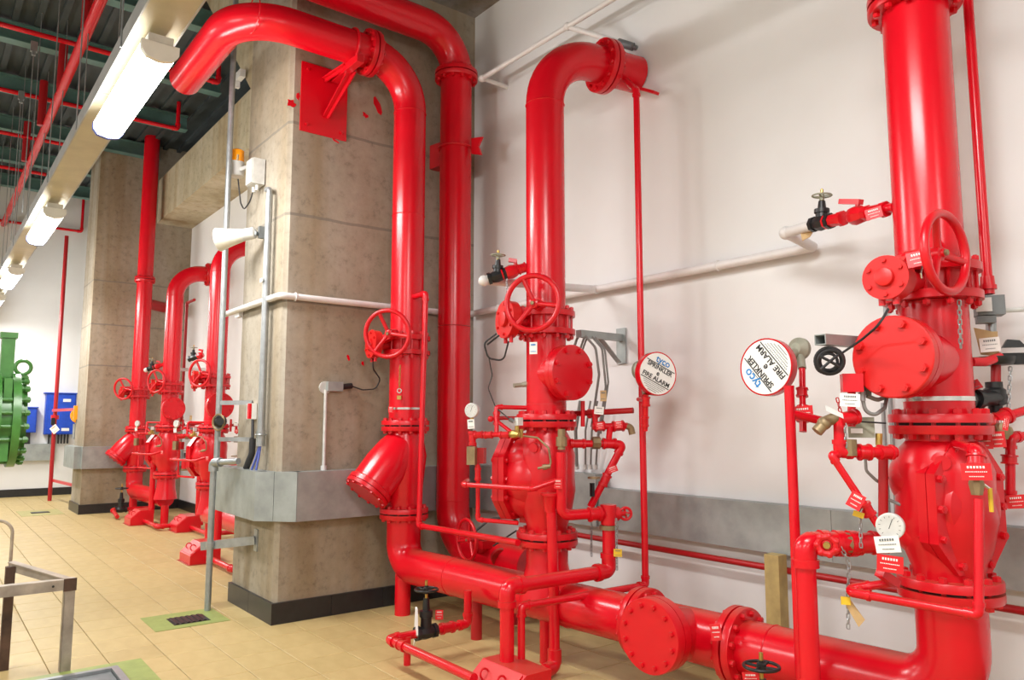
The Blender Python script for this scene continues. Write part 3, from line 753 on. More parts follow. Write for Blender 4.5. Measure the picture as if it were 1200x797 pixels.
# white conduit frame high on the wall
cy = 3.72; c0 = Yp(565, 92, cy); c1 = Yp(665, 31, cy); c1.z = c0.z
t = TH('conduit', 'white conduit high in the corner with two short branches to the wall', 'conduit', c0)
t.part('pipe', MB().tube([(c0.x, cy, c0.z), (c0.x + 3.2, cy, c0.z)], .021), WPIPE)
t.part('branch', MB().tube([(c0.x, cy, c0.z), (c0.x, WY, c0.z - .0)], .019), WPIPE)
b1 = Yp(742, 55, WY - .03)
t.part('branch', MB().tube([(c1.x, cy, c0.z), b1], .021), WPIPE)
t.part('connector', MB().cyl(V3(c1.x, cy, c0.z).lerp(b1, .78), b1, .030, n=10).cyl(b1, b1 + (b1 - V3(c1.x, cy, c0.z)).normalized() * .03, .018, n=8), MGREY)
for p in ((c0.x, cy, c0.z), (c1.x, cy, c0.z)): t.part('fitting', MB().ball(p, .032), WPIPE)
# ================================================================== MIDDLE RISER TRIM
MT = [mr.o, BVM.o, AVM.o]
def M(px, py, off=0.): return Dp(px, py, M_, off)
def reg(t): MT.append(t.o if isinstance(t, TH) else t); return t
# upper side drain with small black valve
def side_drain(ax, pts, name, lab, reg_, whl, y_end=3.93):
    a, u1, v1, el = pts
    t = TH('drain_branch', 'red union and white drain elbow high on the ' + lab, 'pipe', a)
    t.part('nipple', MB().cyl(a, u1, .022), RED)
    d = (v1 - a).normalized()
    collar(t, a.lerp(v1, .10), a.lerp(v1, .40), .037, RED2, n=8)
    tv = TH('ball_valve', 'small red ball valve with lever on the drain of the ' + lab, 'valve', a.lerp(v1, .5))
    tv.part('body', MB().lathe(a.lerp(v1, .40), d, [(0, .03), (.02, .042), (.05, .048), (.08, .042), (.10, .03)], 8), RED2)
    tv.part('lever', MB().beam(a.lerp(v1, .45) + UP * .06, a.lerp(v1, .75) + UP * .085, .03, .025), RED2)
    tv.part('lever_stem', MB().cyl(a.lerp(v1, .5), a.lerp(v1, .5) + UP * .07, .012, n=8), RED2)
    collar(t, a.lerp(v1, .72), v1, .038, RED2, n=8)
    gv = gate_valve('gate_valve', 'small black gate valve with ' + whl + ' wheel on the ' + lab, v1 + d * .03, d, (0.05, 0, 1), .030, .046, BLK, GREYGR, .14)
    e = v1 + d * .16 if el is None else el
    t.part('white_pipe', MB().tube([v1 + d * .06, e, V3(e.x, y_end, wz)], .028, 14, .035), WPIPE)
    t.part('elbow', MB().ball(e, .037), WPIPE)
    reg_ += [t.o, tv.o, gv.o]
side_drain(M_, (M(620, 312, .0), M(612, 314), M(588, 322, 0), M(567, 329, 0)), '', 'middle riser', MT, 'brass coloured')
RT = []
side_drain(R_, (Yp(1048, 243, 3.4), Yp(1030, 246, 3.43), Yp(968, 260, 3.54), Yp(921, 273, 3.66)), '', 'right hand riser', RT, 'grey')
one('tape_wrap', 'strip of beige tape hanging by the white elbow of the right hand riser', 'tape', MB().prism(Yp(938, 270, 3.61), (1, .1, .1), (0, 0, 1), [(0, 0), (.09, .05), (.12, .03), (.05, -.05), (.01, -.06)], .006), PAPER)
# test line beside the middle riser: from the wall stub down to the gong, on down and out to the floor box
tv = (-3.30, 3.64); ztp = Dp(743, 106, tv).z
zel = Dp(757, 686, tv).z
dB = Zp(611, 816, .0); dA = Zp(594, 819, .0)
t = run('test_pipe', 'thin red test pipe dropping from the wall stub past the gong to the floor box', 'pipe',
        [V3(mend.x + .04, 3.84, zmt - .10), V3(tv[0], tv[1], ztp), V3(tv[0], tv[1], zel), V3(dB.x, dB.y, zel - .01), V3(dB.x, dB.y, .12)], .0215)
t.part('clamp_arm', MB().beam((mend.x + .02, 3.93, zmt - .115), Yp(769, 109, 3.93), .06, .02), RED2)
# main drain
dv = M(713, 601, .20); dvx, dvy = dv.x, dv.y
zmd = Dp(713, 669, (dvx, dvy)).z
t = run('drain_pipe', 'red main drain pipe below the angle valve of the middle riser', 'pipe',
        [V3(dvx, dvy, dv.z - .02), V3(dvx, dvy, zmd), V3(dA.x, dA.y, zmd - .005), V3(dA.x, dA.y, .12)], .040)
reg(t)
t = run('drain_pipe', 'red thick drain elbow leaving the front of the middle riser valve', 'pipe',
        [M(658, 530, .26), M(658, 604, .26), V3(dvx, dvy, dv.z)], .033, bend=.05, collars=False)
collar(t, M(690, 603, .24), M(704, 602, .22), .046); reg(t)
t.part('fitting', MB().cyl(M(658, 503, .26), M(658, 527, .26), .024, n=12).cyl(M(658, 512, .26), M(658, 523, .26), .034, n=8), BRONZE)
t = TH('angle_valve', 'red angle valve with round wheel on the drain of the middle riser', 'valve', (dvx, dvy, dv.z - .05))
t.part('body', MB().cyl(V3(dvx, dvy, dv.z - .07), V3(dvx, dvy, dv.z + .05), .050, n=10).cyl(M(706, 602, .21), M(724, 602, .17), .045, n=10), RED2)
t.part('lock_ring', MB().cyl(V3(dvx, dvy, dv.z - .10), V3(dvx, dvy, dv.z - .075), .058, n=10), BRONZE)
t.part('stem', MB().cyl(M(722, 602, .18), M(733, 602, .16), .016, n=10), RED2); handwheel(t, M(733, 602, .16), (.8, -.5, 0), .036, .009, RED2, 4, .014, dish=.006); reg(t)
reg(tag('red instruction tag on the drain pipe front of the middle riser', M(654, 567, .31), (.6, -.8, 0), .05, .06, 0))
# tundish (funnel) and its floor pipe
ft = Zp(650, 783, .04)
t = run('tundish_pipe', 'red pipe with open funnel running down in front of the middle riser to the floor', 'pipe',
        [M(646, 598, .22), V3(ft.x, ft.y, .36), V3(ft.x, ft.y, .05), V3(-3.52, 2.9, .05)], .032, bend=.05, collars=False)
f = M(644, 580, .22); t.part('funnel', MB().lathe(M(645, 600, .22), UP, [(0, .035), (.09, .05), (.10, .058), (.115, .058)], 20), RED2)
t.part('elbow', MB().tube([V3(ft.x, ft.y, .15), V3(ft.x, ft.y, .05), V3(ft.x + .03, ft.y - .1, .05)], .042, 16, .045), RED2)
# bypass bar across the valve front
t = run('bypass_pipe', 'thin red bypass pipe crossing the front of the middle riser valve', 'pipe',
        [M(548, 563, -.12), M(543, 568, .05), M(624, 573, .32), M(650, 564, .30)], .0155); reg(t)
# gauge line
t = run('trim_pipe', 'red alarm line beside the valve of the middle riser', 'pipe',
        [M(553, 505, .02), M(560, 548, .02), M(560, 609, .02), M(607, 613, .12)], .0135)
collar(t, M(553, 505, .02), M(554, 522, .02), .026); collar(t, M(560, 548, .02), M(560, 563, .02), .022); reg(t)
t = run('trim_pipe', 'red looped trim pipe left of the top flange of the middle riser', 'pipe', [M(620, 478, .0), M(582, 477, .05), M(582, 508, .08)], .0145); reg(t)
collar(t, M(582, 483, .05), M(582, 498, .06), .024)
t.part('stub', MB().cyl(M(618, 490, .02), M(582, 490, .06), .013, n=10), DRED); t.part('brace', MB().cyl(M(583, 494, .06), M(600, 507, .12), .012, n=10), RED)
t.part('knob', MB().ball(M(575, 491, .06), .020), RED2)
t = run('trim_pipe', 'red gauge line with unions left of the middle riser', 'pipe', [M(555, 510, .03), M(600, 509, .13)], .016)
for a, b in ((557, 566), (568, 577), (586, 597)): collar(t, M(a, 510, .03 + (a - 555) / 450), M(b, 509.5, .03 + (b - 555) / 450), .025, n=8)
reg(t)
reg(gauge('small white pressure gauge left of the middle riser', M(552.5, 481, .05), (.45, -.89, 0), .047))
reg(tag('pale green tag hanging under the small gauge of the middle riser', M(552, 497, .07), (.5, -.86, 0), .048, .06, 4, WHITE, 2))
t = TH('pressure_switch', 'bronze and red pressure switch box beside the middle riser', 'switch', M(554, 546, .03))
t.part('box', MB().box(M(553, 534, .05), (.055, .05, .115), (.8, .6, 0)), BRONZE, smooth=False)
t.part('cover', MB().box(M(564, 534, .01), (.05, .06, .10), (.8, .6, 0)), DRED, smooth=False); reg(t)
t = TH('brass_valve', 'brass needle valve at the top left of the middle riser valve', 'valve', M(605, 508, .17))
t.part('body', MB().lathe(M(598, 509, .15), (1, 0, 0), [(0, .016), (.02, .026), (.04, .028), (.06, .024), (.09, .014)], 8), BRASS)
t.part('bonnet', MB().cyl(M(606, 508, .17), M(606, 499, .17), .015, n=8).cyl(M(611, 503, .17), M(611, 513, .17), .012, n=8), BRASS)
t.part('switch', MB().box(M(608, 494, .17), (.035, .04, .05)), LGREY); t.part('gland', MB().cyl(M(602, 494, .17), M(597, 491, .17), .014, n=10), MGREY); reg(t)
t = one('copper_tube', 'thin bronze tube curving over the valve of the middle riser', 'tube', MB().tube([M(614, 511, .18), M(630, 513, .22), M(643, 525, .25), M(646, 545, .25), M(638, 549, .26)], .0065, 8, .03), BRONZE, M(640, 549, .26)); reg(t)
t = one('hose_fitting', 'bronze hose fitting at the front of the middle riser valve', 'fitting', MB().lathe(M(630, 549, .27), M(646, 546, .27) - M(630, 549, .27), [(0, .008), (.03, .008), (.031, .018), (.055, .018), (.056, .014), (.08, .014)], 8), BRONZE); reg(t)
# right of the riser
t = run('trim_pipe', 'thick red trim pipe with union right of the middle riser', 'pipe', [M(660, 520, .05), M(714, 520, .02), M(730, 521, .02), M(692, 594, -.02)], .024, bend=.03)
collar(t, M(668, 520, .05), M(686, 520, .04), .032); t.part('union', MB().lathe(M(694, 519, .04), M(706, 519, .03) - M(694, 519, .04), [(0, .04), (.05, .04)], 8), BRONZE)
collar(t, M(706, 520, .03), M(722, 520, .02), .036)
collar(t, M(712, 556, .0), M(706, 569, .0), .033)
t.part('riser_stub', MB().cyl(M(713, 520, .02), M(715, 500, .02), .020), RED); reg(t)
t = TH('trim_cross', 'red cross fitting with drip elbow right of the middle riser', 'fitting', M(712, 500, .02))
t.part('body', MB().cyl(M(694, 500, .03), M(735, 499, .0), .021, n=12).cyl(M(697, 480, .03), M(698, 503, .03), .018, n=12), RED2)
for a, b in ((697, 708), (718, 731)): collar(t, M(a, 500, .03), M(b, 499, .02), .036, n=8)
t.part('drip_elbow', MB().tube([M(734, 499, 0), M(739, 501, .0), M(741, 509, .0)], .022, 10, .02), BRONZE); reg(t)
reg(tag('red tag on the cross fitting right of the middle riser', M(703, 499, .08), (.7, -.7, 0), .05, .045, 5))
reg(tag('red tag on the drip elbow right of the middle riser', M(725, 498, .07), (.7, -.7, 0), .05, .045, 5))
reg(tag('red tag on the slanting pipe of the middle riser', M(718, 550, .04), (.6, -.8, .1), .062, .04, 20))
t = run('trim_pipe', 'dull red cross pipe from the middle riser to the test pipe', 'pipe', [M(672, 485, -.1), Dp(742, 481, tv)], .019, DRED, collars=False)
collar(t, M(690, 485, -.12), M(701, 484, -.15), .032)
t.part('stub', MB().cyl(M(683, 470, .02), M(683, 500, .02), .014, n=10), RED2); reg(t)
reg(tag('white paper tag below the blank flange of the middle riser', M(702, 481, .1), (.6, -.8, 0), .06, .05, -6, WHITE, 2))
reg(tag('brown card tag beside the blank flange of the middle riser', M(707, 464, .05), (.6, -.8, 0), .04, .07, 0, PAPER, 2))
# wall bracket with cable loops
t = TH('strut_bracket', 'galvanised triangular wall bracket behind the middle riser', 'bracket', Dp(730, 395, tv, -.05))
wp = Yp(727, 396, WY - .02); fp = V3(wp.x - .02, 3.35, wp.z)
fp = M(678, 391, -.15)
t.part('arm', MB().beam(fp, wp, .045, .05), GALV, smooth=False)
t.part('wall_plate', MB().box(wp + V3(0, .01, -.06), (.09, .012, .26)), GALV, smooth=False)
t.part('brace', MB().beam(wp + V3(0, -.02, -.18), fp.lerp(wp, .45), .04, .008), GALV, smooth=False)
for i, (q, dz, mt_) in enumerate(((.15, .28, GCABLE), (.3, .36, GCABLE), (.36, .33, GCABLE))):
    a = fp.lerp(wp, q); one('cable', ['grey cable looped over the wall bracket, inner loop', 'grey cable looped over the wall bracket, outer loop', 'thin grey cable hanging beside the wall bracket'][i], 'cable',
        MB().tube([a + V3(-.10, -.02, -.10), a + V3(-.02, -.03, .03), a + V3(.10, 0, -.10), a + V3(.10, .03, -dz), a + V3(.0, .05, -dz - .35)], .009 - .001 * i, 8, .06), mt_)
for i, px in enumerate((676, 686, 692, 698)):
    q = Yp(px, 550, WY - .06); g = Yp(px + (i - 1) * 1.5, 505, WY - .10)
    t = TH('cable', ['first grey cable entering the tall wireway from the left', 'second grey cable entering the tall wireway', 'third grey cable entering the tall wireway', 'fourth grey cable entering the tall wireway'][i], 'cable', q)
    t.part('sheath', MB().tube([q, g, Yp(px + 4 + i * 2, 470, WY - .12)], .0075 if i else .013, 8, .05), GCABLE); t.part('gland', MB().cyl(q, q + V3(0, 0, .035), .017, n=8), LGREY)
t = TH('padlock', 'small orange and black lock hanging beside the slanting pipe of the middle riser', 'padlock', M(694, 578, .03))
t.part('disc', MB().lathe(M(696, 561, .03), UP, [(0, .04), (.012, .04)], 16), BRONZE); t.part('body', MB().box(M(694, 574, .03), (.022, .022, .085)), BLK); reg(t)
chain('chain', 'thin chain hanging under the drain elbow of the middle riser', [M(693, 612, -.02), M(693, 652, -.02)])
chain('chain', 'thin chain along the drain pipe of the middle riser', [M(722, 608, .25), M(723, 668, .25)])
reg(tag('small yellow tag chained to the drain pipe of the middle riser', M(724, 648, .26), (.6, -.8, 0), .05, .045, 0, YEL, 2))
# cables of the left gearbox
one('cable', 'black cables hanging from the round gearbox of the middle riser', 'cable', MB().tube([M(582, 391, .1), M(567, 402, .08), M(572, 420, .06), M(590, 423, .06), M(596, 400, .1)], .006, 6, .04).tube([M(585, 393, .1), M(571, 404, .08)], .006, 6).tube([M(573, 420, .06), M(577, 440, .03), M(572, 455, .03), M(581, 478, .05), M(598, 492, .16)], .004, 6, .05), RUBBER)
chain('chain', 'short chain hanging from the side drain of the middle riser', [M(594, 327, .03), M(594, 350, .06)], .010)
one('hose_end', 'grey hose nipple left of the middle riser', 'fitting', MB().cyl(M(618, 450, 0), M(612, 451, 0), .018, n=10).tube([M(612, 451, 0), M(602, 452, .02)], .015, 10), GREYGR)
tag('white and blue sticker on the butterfly valve of the middle riser', M(625, 408, .25), (.5, -.86, 0), .05, .075, 0, WHITE, 2, ink=TBLUE, cat='sticker', name='sticker')
one('cable', 'black cable looping under the valve of the middle riser', 'cable', MB().tube([M(558, 622, -.3), M(575, 608, -.3), M(598, 606, -.2), M(606, 611, -.1)], .008, 6, .06).tube([M(578, 640, -.3), M(605, 622, -.2)], .006, 6), RUBBER)
# ---- gate valve on the back riser's foot pipe
gc = Dp(566, 640, (-4.75, 3.63)); 
t = TH('gate_valve', 'red gate valve with upright handwheel on the pipe behind the header', 'valve', gc)
t.part('body', MB().box(gc + V3(0, 0, .02), (.16, .12, .06)).cyl(gc + V3(.0, 0, .0), V3(gc.x, gc.y, .5), .035, n=14), RED2)
wq = Dp(547, 633, (-4.75, 3.63), .12)
t.part('yoke', MB().beam(gc + V3(0, 0, .05), wq, .03, .03), RED2)
handwheel(t, wq, (-.12, -.99, .0), .152, .013, RED2, 3, .02)
t.part('side_flange', MB().lathe(Dp(585, 652, (-4.6, 3.63)), (.9, -.3, -.3), [(0, .07), (.03, .07)], 16), DRED)
# ---- left riser trim
def Lq(px, py, off=0.): return Dp(px, py, L_, off)
LT = [STR.o, BVL.o]
run('bypass_pipe', 'thin red bypass pipe down the front of the left riser to the middle riser', 'pipe',
    [Lq(484, 348, .10), Lq(499, 344, .26), Lq(491, 616, .26), M(607, 636, .14)], .021)
t = TH('padlock', 'brass padlock on a chain at the riser by the near pillar', 'padlock', Lq(468, 468, .16))
t.part('body', MB().box(Lq(468, 466, .16), (.034, .02, .03), (.7, .7, 0)), BRASS); t.part('shackle', MB().torus(Lq(468, 458, .16), (.7, -.7, 0), .016, .005, 20, 6), CHROME)
chain('chain', 'thin chain holding the brass padlock', [Lq(469, 428, .22), Lq(468, 455, .17)], .010, BRASS)
tag('red tag on the collar of the riser by the near pillar', Lq(458, 480, .15), (.6, -.8, 0), .04, .05, 0)
z_ = zax(L_, 474, 479); one('pipe_band', 'bright steel clamp band on the riser by the near pillar', 'clamp', MB().lathe(at(L_, z_), UP, [(-.008, PRr * 1.03), (.008, PRr * 1.03)], 40), CHROME)
# drain with black valve under the header
zd = .17; p0 = Zp(548, 731, zd); p1 = Zp(452, 748, zd); p1.x = p0.x; p2 = Zp(556, 795, zd); p2.y = p1.y = (p1.y + p2.y) / 2
pv = Zp(495, 739, zd); pv.x = p0.x
t = run('drain_pipe', 'thin red floor drain pipe with black valve under the header', 'pipe', [V3(p0.x, p0.y, HZ), p0, p1, p2], .026)
collar(t, p0.lerp(pv, .35), p0.lerp(pv, .65), .038)
t.part('foot', MB().cyl(V3(p1.x + .02, p1.y + .12, 0), V3(p1.x + .02, p1.y + .12, zd), .022), RED2); collar(t, p1.lerp(p2, .14), p1.lerp(p2, .22), .034)
gate_valve('gate_valve', 'black gate valve with spoked wheel on the drain under the header', pv, (0, 1, 0), (0, 0, 1), .034, .072, BLK, BLK, Dp(492, 691, (pv.x, pv.y)).z - zd)
one('paper_tag', 'crumpled white paper wrapped round the black valve under the header', 'paper', MB().prism(pv + V3(-.01, -.06, .05), (.5, -.2, 0), (0, 0, 1), [(-.06, -.14), (-.01, .11), (.02, .10), (.05, -.05)], .012), WHITE)
tag('red tag behind the black valve under the header', pv + V3(.03, .08, .10), (.8, -.6, 0), .05, .06, 0)
# second black valve at the bottom edge
q0 = Dp(885, 830, (-2.05, 3.2)); wv = Dp(872, 775, (-2.1, 3.05))
t = run('drain_pipe', 'red floor drain pipe under the header at the picture bottom', 'pipe', [V3(-2.05, 3.33, HZ), V3(-2.05, 3.33, .17), V3(-2.05, 2.6, .17), V3(-1.5, 2.6, .17)], .026)
gate_valve('gate_valve', 'black gate valve with flat wheel at the bottom edge', V3(-2.05, wv.y, .17), (0, 1, 0), (0, 0, 1), .034, .075, BLK, BLK, wv.z - .17)
tag('red tag on the black valve at the bottom edge', Dp(880, 795, (-2.05, 3.0)), (.5, -.86, 0), .07, .05, 6)
# floor boxes
def floor_box(c, label, s=1.):
    t = TH('drain_box', label, 'box', (c[0], c[1], 0), 'red drain boxes on the floor')
    w2, d2, h = .19 * s, .15 * s, .20 * s
    o = V3(c[0] - w2, c[1], 0)
    t.part('box', MB().prism(o, (0, 1, 0), (0, 0, 1), [(-d2, 0), (d2, 0), (d2, h), (-.02, h), (-d2, h * .45)], w2 * 2), RED2, smooth=False)
    n = Vector((0, -h * .55, d2 - .02)).normalized(); m = V3(c[0], c[1] - d2 * .55, h * .72) + n * .004
    t.part('lid', MB().box(m, (w2 * 1.8, d2 * 1.0, .010), (1, 0, 0), (0, n.z, -n.y)), ORED, smooth=False)
    for s2 in (-1, 1): t.part('handle', MB().torus(m + V3(s2 * w2 * .4, 0, 0) + n * .012, (1, 0, .2), .028 * s, .006, 16, 6), RED2)
    t.part('skirt', bx(c[0] - w2 - .02, c[0] + w2 + .02, c[1] - d2 - .02, c[1] + d2 + .02, 0, .006), DRED, smooth=False)
    return t
bc = Zp(594, 826); floor_box((bc.x, bc.y), 'red sloped drain box on the floor at the picture bottom', 1.0)
# ================================================================== GONGS
def gong(label, c, n, R, roll, motor, mR, supply, lab2):
    c = Vector(c); n = Vector(n).normalized(); r = UP.cross(n).normalized(); u = n.cross(r); q = math.radians(roll)
    r2 = r * math.cos(q) + u * math.sin(q); u2 = u * math.cos(q) - r * math.sin(q)
    t = TH('alarm_gong', label, 'gong', c - n * .1)
    t.part('shell', MB().lathe(c - n * .075, n, [(0, R * .80), (.012, R * .93), (.03, R), (.075, R), (.078, R * .975), (.072, R * .95)], 44), RED)
    f = t.part('face', MB().lathe(c - n * .006, n, [(0, R * .945), (.006, R * .945)], 44), WHITE)
    k = R / .14
    tt = [('tyco', .062, .087, TBLUE), ('SPRINKLER', .0405, .035, INK), ('e', .046, .001, INK), ('FIRE ALARM', .0405, -.038, INK)]
    for s, sz, yy, mt_ in tt: t.part('lettering', text_mb(s, sz * k, c + u2 * yy * k + r2 * (.0 if s != 'tyco' else .005), r2, u2, n), mt_, f, smooth=False)
    m = MB()
    for yy, hw in ((.056, .112), (-.060, .112)): m.box(c + u2 * yy * k + n * .001, (hw * 2 * k, .005 * k, .001), r2, u2)
    t.part('rule', m, INK, f, smooth=False)
    m = MB()
    for i, hw in enumerate((.088, .080, .07, .055, .035)):
        for j in range(-9, 9): m.box(c + u2 * (-.072 - .0115 * i) * k + r2 * ((j + .5) / 9 * hw) * k + n * .001, (hw / 9 * .6 * k, .0045 * k, .001), r2, u2)
    t.part('small_print', m, MGREY, f, smooth=False)
    t.part('fine_line', MB().box(c + u2 * .066 * k + n * .001, (.07 * k, .003 * k, .001), r2, u2), MGREY, f, smooth=False)
    mo = TH('water_motor', lab2, 'motor', motor); motor = Vector(motor)
    mo.part('housing', MB().lathe(motor - n * .02, n, [(0, mR * .7), (.01, mR), (.035, mR), (.045, mR * .8), (.06, mR * .5)], 28), GREYGR)
    mo.part('shaft_tube', MB().cyl(motor, c - n * .07, mR * .4, n=16), GREYGR)
    mo.part('inlet', MB().cyl(motor, Vector(supply[0]), mR * .35, n=12), GREYGR)
    return t
g1 = Dp(771, 438, tv, .22); n1 = V3(.957, -.26, .0)
m1 = g1 - n1 * .17 + V3(0, -.02, .03)
s1 = [Dp(757, 462, tv, .15), Dp(757, 492, tv, .12), Dp(757, 506, tv, .10)]
gong('round red and white sprinkler alarm gong by the thin test pipe, smaller in view', g1, n1, .135, -25, m1, .062, s1, 'grey green water motor behind the smaller gong')
t = run('alarm_pipe', 'red alarm pipe feeding the smaller gong', 'pipe', [Dp(757, 462, tv, .17), Dp(756, 505, tv, .12)], .017, collars=False)
collar(t, Dp(757, 465, tv, .17), Dp(757, 476, tv, .16), .027); collar(t, Dp(756, 488, tv, .14), Dp(756, 500, tv, .13), .024)
t.part('link', MB().cyl(Dp(757, 468, tv, .17), Dp(748, 468, tv, .02), .014, n=10), RED2)
GA = (R_[0] - .28, R_[1] + .05)
g2 = Dp(897, 430, GA, -.10); n2 = V3(.03, -1, .04).normalized()
m2 = Dp(937, 409, GA, -.24)
s2 = [Dp(940, 432, GA, -.18)]
gong('round red and white sprinkler alarm gong with upturned lettering, larger in view', g2, n2, .137, 130, m2, .055, s2, 'grey green water motor behind the larger gong')
def R(px, py, off=0.): return Dp(px, py, R_, off)
t = run('alarm_pipe', 'red alarm pipe with unions feeding the larger gong', 'pipe', [Dp(940, 432, GA, -.18), Dp(941, 505, GA, -.12)], .015, collars=False)
collar(t, Dp(940, 455, GA, -.17), Dp(940, 465, GA, -.16), .029, n=8); collar(t, Dp(941, 476, GA, -.15), Dp(941, 494, GA, -.13), .030)
t.part('branch', MB().cyl(Dp(926, 484, GA, .02), Dp(966, 494, GA, -.0), .020, n=12), RED); t.part('plug', MB().cyl(Dp(941, 494, GA, -.13), Dp(941, 506, GA, -.12), .019, n=6), RED2)
tag('red tag on the alarm pipe under the larger gong', Dp(941, 484, GA, -.06), (.3, -.95, 0), .09, .065, 4)
fb = V3(Dp(925, 460, GA, .02).x, Dp(925, 460, GA, .02).y, 0)
run('test_pipe', 'thin red upright pipe below the larger gong', 'pipe', [V3(fb.x, fb.y, Dp(925, 452, GA, .02).z), V3(fb.x, fb.y, .12), V3(fb.x - .3, fb.y - .3, .12)], .0225)
# ================================================================== RIGHT RISER TRIM
# main drain
e0 = R(943, 636, .10)
t = run('drain_pipe', 'thick red drain pipe dropping left of the right hand riser', 'pipe', [R(1040, 637, .06), R(990, 637, .08), e0, V3(e0.x, e0.y, .10)], .040, bend=.05)
collar(t, R(1003, 637, .08), R(1026, 636, .07), .048)
t.part('union', MB().lathe(R(984, 637, .08), R(1000, 637, .08) - R(984, 637, .08), [(0, .046), (.055, .046)], 10), BRONZE)
t = TH('angle_valve', 'red valve with scalloped wheel on the drain of the right hand riser', 'valve', R(966, 645, .1))
t.part('body', MB().cyl(R(953, 637, .1), R(984, 637, .09), .047, n=12), RED2)
wc = R(969, 639, .20); wn = V3(.42, -.9, 0).normalized(); a_, u_, v_ = frame(wn)
w_ = t.part('handwheel', MB().torus(wc, wn, .032, .012, 30, 8), RED2)
for k in range(7):
    q = 2 * math.pi * k / 7; t.part('lobe', MB().ball(wc + (u_ * math.cos(q) + v_ * math.sin(q)) * .036, .014, n=10, m=8), RED2, w_)
t.part('stem', MB().cyl(R(969, 639, .1), wc, .016, n=10), RED2, w_); t.part('hub_nut', MB().lathe(wc, wn, [(0, .015), (.012, .013)], 10), BRASS, w_)
chain('chain', 'chain hanging below the drain valve of the right hand riser', [R(985, 640, .13), R(995, 660, .13), R(994, 690, .13), R(994, 737, .13)], .0105)
chain('chain', 'chain hanging above the drain valve of the right hand riser', [R(1008, 602, .16), R(1009, 642, .16)], .010)
t = TH('lock_tag', 'yellow seal with folded paper label on the chain by the right hand riser', 'tag', R(992, 706, .13))
t.part('seal', MB().box(R(991, 704, .14), (.035, .012, .03), (.8, .5, 0)), YEL); t.part('label', MB().prism(R(996, 702, .14), (.8, .5, -.5), (.3, 0, 1), [(0, 0), (.07, -.045), (.055, -.085), (-.01, -.03)], .004), PAPER)
# lower loop
t = run('bypass_pipe', 'thin red bypass loop before the lower flange of the right hand riser', 'pipe',
        [R(1044, 683, .18), R(985, 692, .14), R(1147, 721, .44), R(1147, 585, .40)], .0165)
t = run('trim_pipe', 'red upright trim pipe and valve on the right hand riser, foremost', 'pipe', [R(1147, 575, .40), R(1144, 528, .38), R(1120, 520, .15)], .019, bend=.02)
collar(t, R(1144, 534, .38), R(1144, 546, .39), .034)
t.part('bonnet', MB().lathe(R(1145, 580, .40), UP, [(0, .020), (.04, .028), (.06, .022)], 8), BRONZE)
tag('large red tag on the foremost trim valve of the right hand riser', R(1144, 553, .44), (.3, -.95, 0), .095, .06, 2)
t = TH('lever', 'yellow valve lever hanging at the foremost trim valve', 'lever', R(1162, 600, .4))
t.part('grip', MB().tube([R(1160, 572, .4), R(1162, 600, .4)], .008, 8), YEL); t.part('bar', MB().cyl(R(1150, 566, .4), R(1161, 574, .4), .006, n=8), CHROME)
# gauge and tags
gauge('round white pressure gauge low on the right hand riser', R(1043, 617, .32), (.25, -.97, .0), .0495)
tag('white tag hanging from the gauge of the right hand riser', R(1040, 638, .33), (.25, -.97, 0), .085, .06, 8, WHITE, 3)
tag('red tag hanging below the gauge of the right hand riser', R(1043, 661, .33), (.25, -.97, 0), .09, .062, -3)
t = one('tag_angle', 'red angled lug below the gauge of the right hand riser', 'lug', MB().beam(R(1031, 671, .25), R(1050, 684, .22), .04, .03), RED2)
# left side trim
t = run('trim_pipe', 'red trim pipe turning down left of the right hand riser', 'pipe', [R(1050, 530, .1), R(984, 530, .12), R(983, 490, .12)], .022, bend=.025)
collar(t, R(1006, 530, .12), R(1020, 530, .12), .034); collar(t, R(1030, 530, .11), R(1046, 530, .1), .031)
t.part('union', MB().cyl(R(995, 515, .12), R(996, 534, .12), .030, n=8), BRONZE)
t = run('trim_pipe', 'slanting red trim pipe with tag left of the right hand riser', 'pipe', [R(983, 532, .12), R(974, 533, .13), R(1029, 616, .16)], .0145)
collar(t, R(1012, 590, .15), R(1020, 604, .15), .026)
tag('red tag on the slanting trim pipe of the right hand riser', R(1003, 587, .20), (.3, -.95, .1), .055, .062, -28)
t = TH('lever', 'yellow butterfly lever on the slanting trim pipe', 'lever', R(1006, 604, .17)); t.part('grip', MB().box(R(1006, 603, .17), (.04, .01, .022), (.8, .5, -.3)), YEL)
t.part('stem', MB().cyl(R(1006, 603, .17), R(1010, 596, .16), .006, n=8), CHROME)
t = run('trim_pipe', 'dull red upright trim pipe behind the gauge of the right hand riser', 'pipe', [R(1035, 532, .02), R(1035, 612, .02)], .019, DRED)
one('conduit', 'thin grey upright conduit behind the right hand riser valve', 'conduit', MB().cyl((Yp(1045, 500, 3.95).x, 3.95, 2.2), (Yp(1045, 500, 3.95).x, 3.95, 1.03), .011, n=10), GALVP)
one('conduit', 'second grey upright conduit behind the right hand riser valve', 'conduit', MB().cyl((Yp(1036, 500, 3.95).x, 3.95, 1.6), (Yp(1036, 500, 3.95).x, 3.95, 1.03), .010, n=10), GALVP)
one('cable', 'grey cable looping behind the trim left of the right hand riser', 'cable', MB().tube([R(1014, 536, .0), R(1015, 552, .0), R(1030, 566, 0), R(1040, 560, -.05)], .007, 6, .03).tube([R(1040, 585, -.05), R(1056, 592, .0)], .007, 6), GCABLE)
t = TH('junction_box', 'beige junction box left of the upper valve flange of the right hand riser', 'box', R(1010, 513, .0))
t.part('box', MB().box(R(1009, 501, .02), (.10, .05, .085), (.85, .5, 0)), GREYGR, smooth=False); t.part('label', MB().box(R(1004, 505, .05), (.045, .004, .02), (.85, .5, 0)), WHITE, smooth=False)
